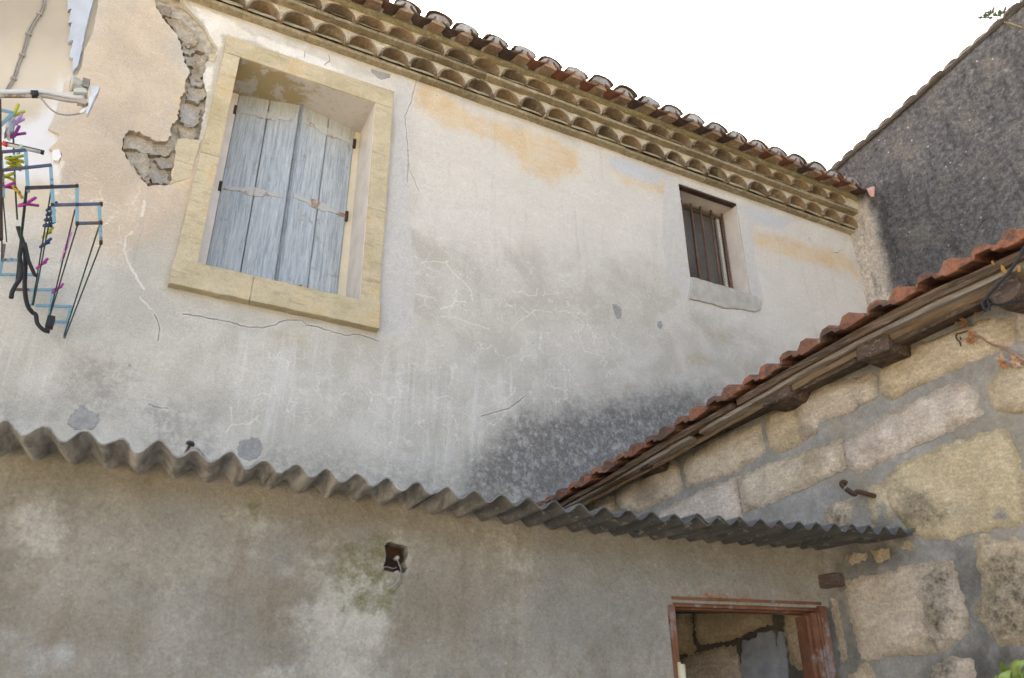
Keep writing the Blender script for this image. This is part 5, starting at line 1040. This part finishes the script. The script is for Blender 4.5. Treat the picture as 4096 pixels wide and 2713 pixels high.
for a, b in ([(-2.528,3.425),(-2.384,3.454)], [(-2.443,3.359),(-2.383,3.372)], [(-2.624,3.485),(-2.466,3.525)], [(-2.702,3.545),(-2.559,3.584)], [(-2.707,3.623),(-2.634,3.645)]): nbar(a, b, M_TURQ, N1, .013)
for a, b in ([(-2.386,3.457),(-2.385,3.370)], [(-2.552,3.591),(-2.543,3.421)], [(-2.476,3.528),(-2.461,3.355)], [(-2.723,3.707),(-2.701,3.541)], [(-2.380,3.372),(-2.379,3.288)]): nbar(a, b, M_TURQ, N1, .013)
def rwire(a, b, r=.0029): rack.part('line_wire', *tube([(a[0], N0, a[1]), (b[0], N1, b[1])], r, 6), M_GRN)
W_ = [((-2.301,3.447), (-2.382,3.301)), ((-2.278,3.377), (-2.377,3.290)), ((-2.398,3.503), (-2.461,3.364)), ((-2.375,3.438), (-2.460,3.356)), ((-2.497,3.568), (-2.541,3.424)), ((-2.477,3.498), (-2.537,3.425)), ((-2.575,3.544), (-2.623,3.490)), ((-2.580,3.539), (-2.628,3.501)), ((-2.662,3.548), (-2.712,3.617)), ((-2.682,3.606), (-2.717,3.721))]
for a, b in W_: rwire(a, b)
rack.part('hanging_wire', *tube([((-2.718,3.916)[0], -.7, (-2.718,3.916)[1]), ((-2.642,3.632)[0], -.7, (-2.642,3.632)[1]), ((-2.616,3.541)[0], -.6, (-2.616,3.541)[1])], .004, 6), M_GRN)
po = [(-2.747,3.885),(-2.646,3.483),(-2.591,3.269)]; rack.part('wall_post', *tube([(p[0]-.012, -.9, p[1]) for p in po], .014, 8), M_IRON)

hs = Thing('black_strap', FAF, ((-2.615,3.637)[0], -.3, (-2.615,3.637)[1]), 'black rubber strap hanging in a loop from the drying rack', 'strap')
h1 = [(-2.654,3.679),(-2.635,3.643),(-2.612,3.602),(-2.596,3.554),(-2.582,3.488),(-2.570,3.428),(-2.553,3.376),(-2.537,3.346),(-2.516,3.329),(-2.502,3.322),(-2.489,3.286),(-2.471,3.266),(-2.451,3.254),(-2.431,3.253)]
hs.part('long_loop', *tube(smooth_path([(p[0], -.3+.12*min(1, i/8), p[1]) for i, p in enumerate(h1)], 3), .0095, 8), M_BLACK, smooth=True)
h2 = [(-2.611,3.609),(-2.591,3.561),(-2.576,3.525),(-2.555,3.490),(-2.538,3.463),(-2.528,3.460)]; hs.part('short_strap', *tube(smooth_path([(p[0], -.29, p[1]) for p in h2], 3), .008, 8), M_BLACK, smooth=True)
h3 = [(-2.618,3.583),(-2.614,3.537),(-2.595,3.484),(-2.587,3.429),(-2.595,3.393),(-2.600,3.358),(-2.597,3.328)]; hs.part('tail', *tube(smooth_path([(p[0], -.29, p[1]) for p in h3], 3), .0095, 8), M_BLACK, smooth=True)
e_ = (-2.436,3.294); hs.part('end_block', *box(e_[0]-.018, e_[0]+.012, -.20, -.16, e_[1]-.022, e_[1]+.03), M_BLACK)
rod = Thing('roller_rod', FAF, ((-2.706,3.755)[0], -.8, (-2.706,3.755)[1]), 'thin white rod with red cap and black tip lying across the rack', 'rod')
rp = [(-2.705,3.756),(-2.578,3.762),(-2.567,3.762)]
rod.part('shaft', *tube([(rp[0][0], -.8, rp[0][1]), (rp[1][0], -.8, rp[1][1])], .0085, 8), simple('white_grey_plastic', (.50, .50, .50), .5, .1), smooth=True)
rod.part('groove', *tube([(rp[0][0], -.8085, rp[0][1]+.003), (rp[1][0], -.8085, rp[1][1]+.003)], .0025, 6), M_BLACK)
rod.part('red_cap', *tube([(rp[0][0]-.008, -.8, rp[0][1]+.001), (rp[0][0]+.010, -.8, rp[0][1]-.002)], .0105, 8), simple('red_plastic', (.55, .05, .06), .45, .1), smooth=True)
rod.part('black_tip', *tube([(rp[1][0], -.8, rp[1][1]), (rp[2][0], -.8, rp[2][1])], .010, 8), M_BLACK, smooth=True)
gl = Thing('grey_cloth', FAF, ((-2.704,3.837)[0], -.8, (-2.704,3.837)[1]), 'crumpled grey cloth bundle hanging from a peg on the rack', 'cloth')
gp_ = resample([(-2.716,3.879),(-2.701,3.882),(-2.694,3.858),(-2.694,3.827),(-2.693,3.801),(-2.698,3.786),(-2.711,3.801),(-2.714,3.790),(-2.714,3.813),(-2.721,3.830),(-2.720,3.847)], .012, .004)
V, F = prism(gp_, -.83, -.78, .012); gl.part('bundle', V, F, simple('grey_fabric', (.36, .38, .43), .9, .3, 40))
PEGC = dict(yg=('yellow-green', (.36, .38, .03)), li=('lilac', (.42, .25, .52)), pu=('purple', (.23, .03, .22)), ma=('magenta', (.42, .05, .30)), bl=('blue', (.025, .06, .17)), pk=('pink', (.55, .24, .48)), mi=('mint green', (.38, .56, .45)), ye=('mustard yellow', (.50, .33, .05)))
PM = {k: simple('peg_plastic_'+v[0].replace(' ', '_').replace('-', '_'), v[1], .45, .15, 20, bump=.03) for k, v in PEGC.items()}
def peg(col, hinge, tips, y, label):
    th = Thing('clothes_peg', FAF, (hinge[0], y, hinge[1]), label, 'clothes peg', 'clothes pegs on the drying rack')
    m = PM[col]; c = Vector((sum(t[0] for t in tips)/len(tips)-hinge[0], 0, sum(t[1] for t in tips)/len(tips)-hinge[1]))
    jaw = (hinge[0]-c.x*.45, y+.004, hinge[1]-c.z*.45)
    for i, t in enumerate(tips):
        dy = (-.006, .006)[i % 2]
        th.part('arm', *tube(smooth_path([(jaw[0], y+dy*.4, jaw[2]+dy*.6), (hinge[0], y+dy, hinge[1]+dy), (t[0], y+dy*2, t[1])], 3), [.0042, .005, .0055, .006, .006, .0062, .0058], 6), m, smooth=True)
    th.part('spring', *tube([(hinge[0], y-.010, hinge[1]), (hinge[0], y+.010, hinge[1])], .0055, 7), M_IRON, smooth=True)
PEGS = [('yg', [(-2.708,3.899),(-2.704,3.955),(-2.680,3.946)], 'topmost yellow-green clothes peg, above the lilac one'), ('li', [(-2.692,3.869),(-2.681,3.910),(-2.673,3.908)], 'lilac clothes peg just above the grey cloth bundle'), ('pu', [(-2.684,3.808),(-2.676,3.851),(-2.651,3.841)], 'dark purple clothes peg above the white rod with a red cap'),
 ('mi', [(-2.652,3.735),(-2.647,3.763),(-2.636,3.761)], 'mint green clothes peg beside the white rod'), ('yg', [(-2.670,3.696),(-2.629,3.716),(-2.624,3.700)], 'upper yellow-green peg of the cluster below the white rod'), ('yg', [(-2.665,3.700),(-2.626,3.704),(-2.622,3.683)], 'second yellow-green peg of the cluster below the white rod'), ('yg', [(-2.653,3.696),(-2.687,3.689),(-2.685,3.671)], 'third yellow-green peg, pointing left, of the cluster'), ('mi', [(-2.664,3.731),(-2.646,3.702),(-2.636,3.689)], 'mint green peg hanging inside the yellow-green cluster'),
 ('yg', [(-2.676,3.617),(-2.643,3.638),(-2.635,3.618)], 'lowest yellow-green peg at the left edge, over a magenta one'), ('ma', [(-2.668,3.582),(-2.634,3.608),(-2.630,3.595)], 'magenta clothes peg at the left edge above a mustard peg'), ('ye', [(-2.628,3.586),(-2.608,3.568),(-2.598,3.558)], 'mustard yellow clothes peg at the left edge'), ('ma', [(-2.587,3.536),(-2.553,3.575),(-2.538,3.554)], 'two-pronged magenta peg on the wire left of the blue pegs'),
 ('bl', [(-2.510,3.593),(-2.488,3.626),(-2.496,3.621)], 'topmost dark blue peg of the blue row'), ('bl', [(-2.510,3.584),(-2.490,3.605),(-2.495,3.598)], 'second dark blue peg of the blue row'), ('bl', [(-2.512,3.574),(-2.486,3.591),(-2.491,3.581)], 'third dark blue peg of the blue row'), ('bl', [(-2.514,3.563),(-2.488,3.580),(-2.492,3.570)], 'fourth dark blue peg of the blue row, above the yellow-green one'), ('yg', [(-2.514,3.543),(-2.492,3.584),(-2.497,3.573)], 'yellow-green clothes peg below the row of blue pegs'), ('bl', [(-2.520,3.531),(-2.495,3.567),(-2.500,3.558)], 'lone dark blue peg below the yellow-green one'),
 ('ma', [(-2.522,3.480),(-2.498,3.519),(-2.503,3.512)], 'magenta clothes peg on the wire below the lone blue peg'), ('pk', [(-2.421,3.478),(-2.415,3.545),(-2.420,3.541)], 'pink clothes peg, upper one, in the middle wires'), ('pk', [(-2.426,3.466),(-2.422,3.513),(-2.428,3.511)], 'pink clothes peg, lower one, in the middle wires'), ('mi', [(-2.433,3.459),(-2.428,3.477),(-2.433,3.479)], 'mint green peg under the two pink pegs'), ('ma', [(-2.453,3.451),(-2.428,3.487),(-2.433,3.483)], 'lowest magenta peg near the bottom of the rack')]
PY = [-.8, -.8, -.8, -.8, -.8, -.78, -.76, -.75, -.78, -.76, -.76, -.74, -.66, -.63, -.60, -.57, -.52, -.45, -.35, -.58, -.52, -.48, -.2]
for (col, p, lab), y in zip(PEGS, PY): peg(col, p[0], p[1:], y, lab)
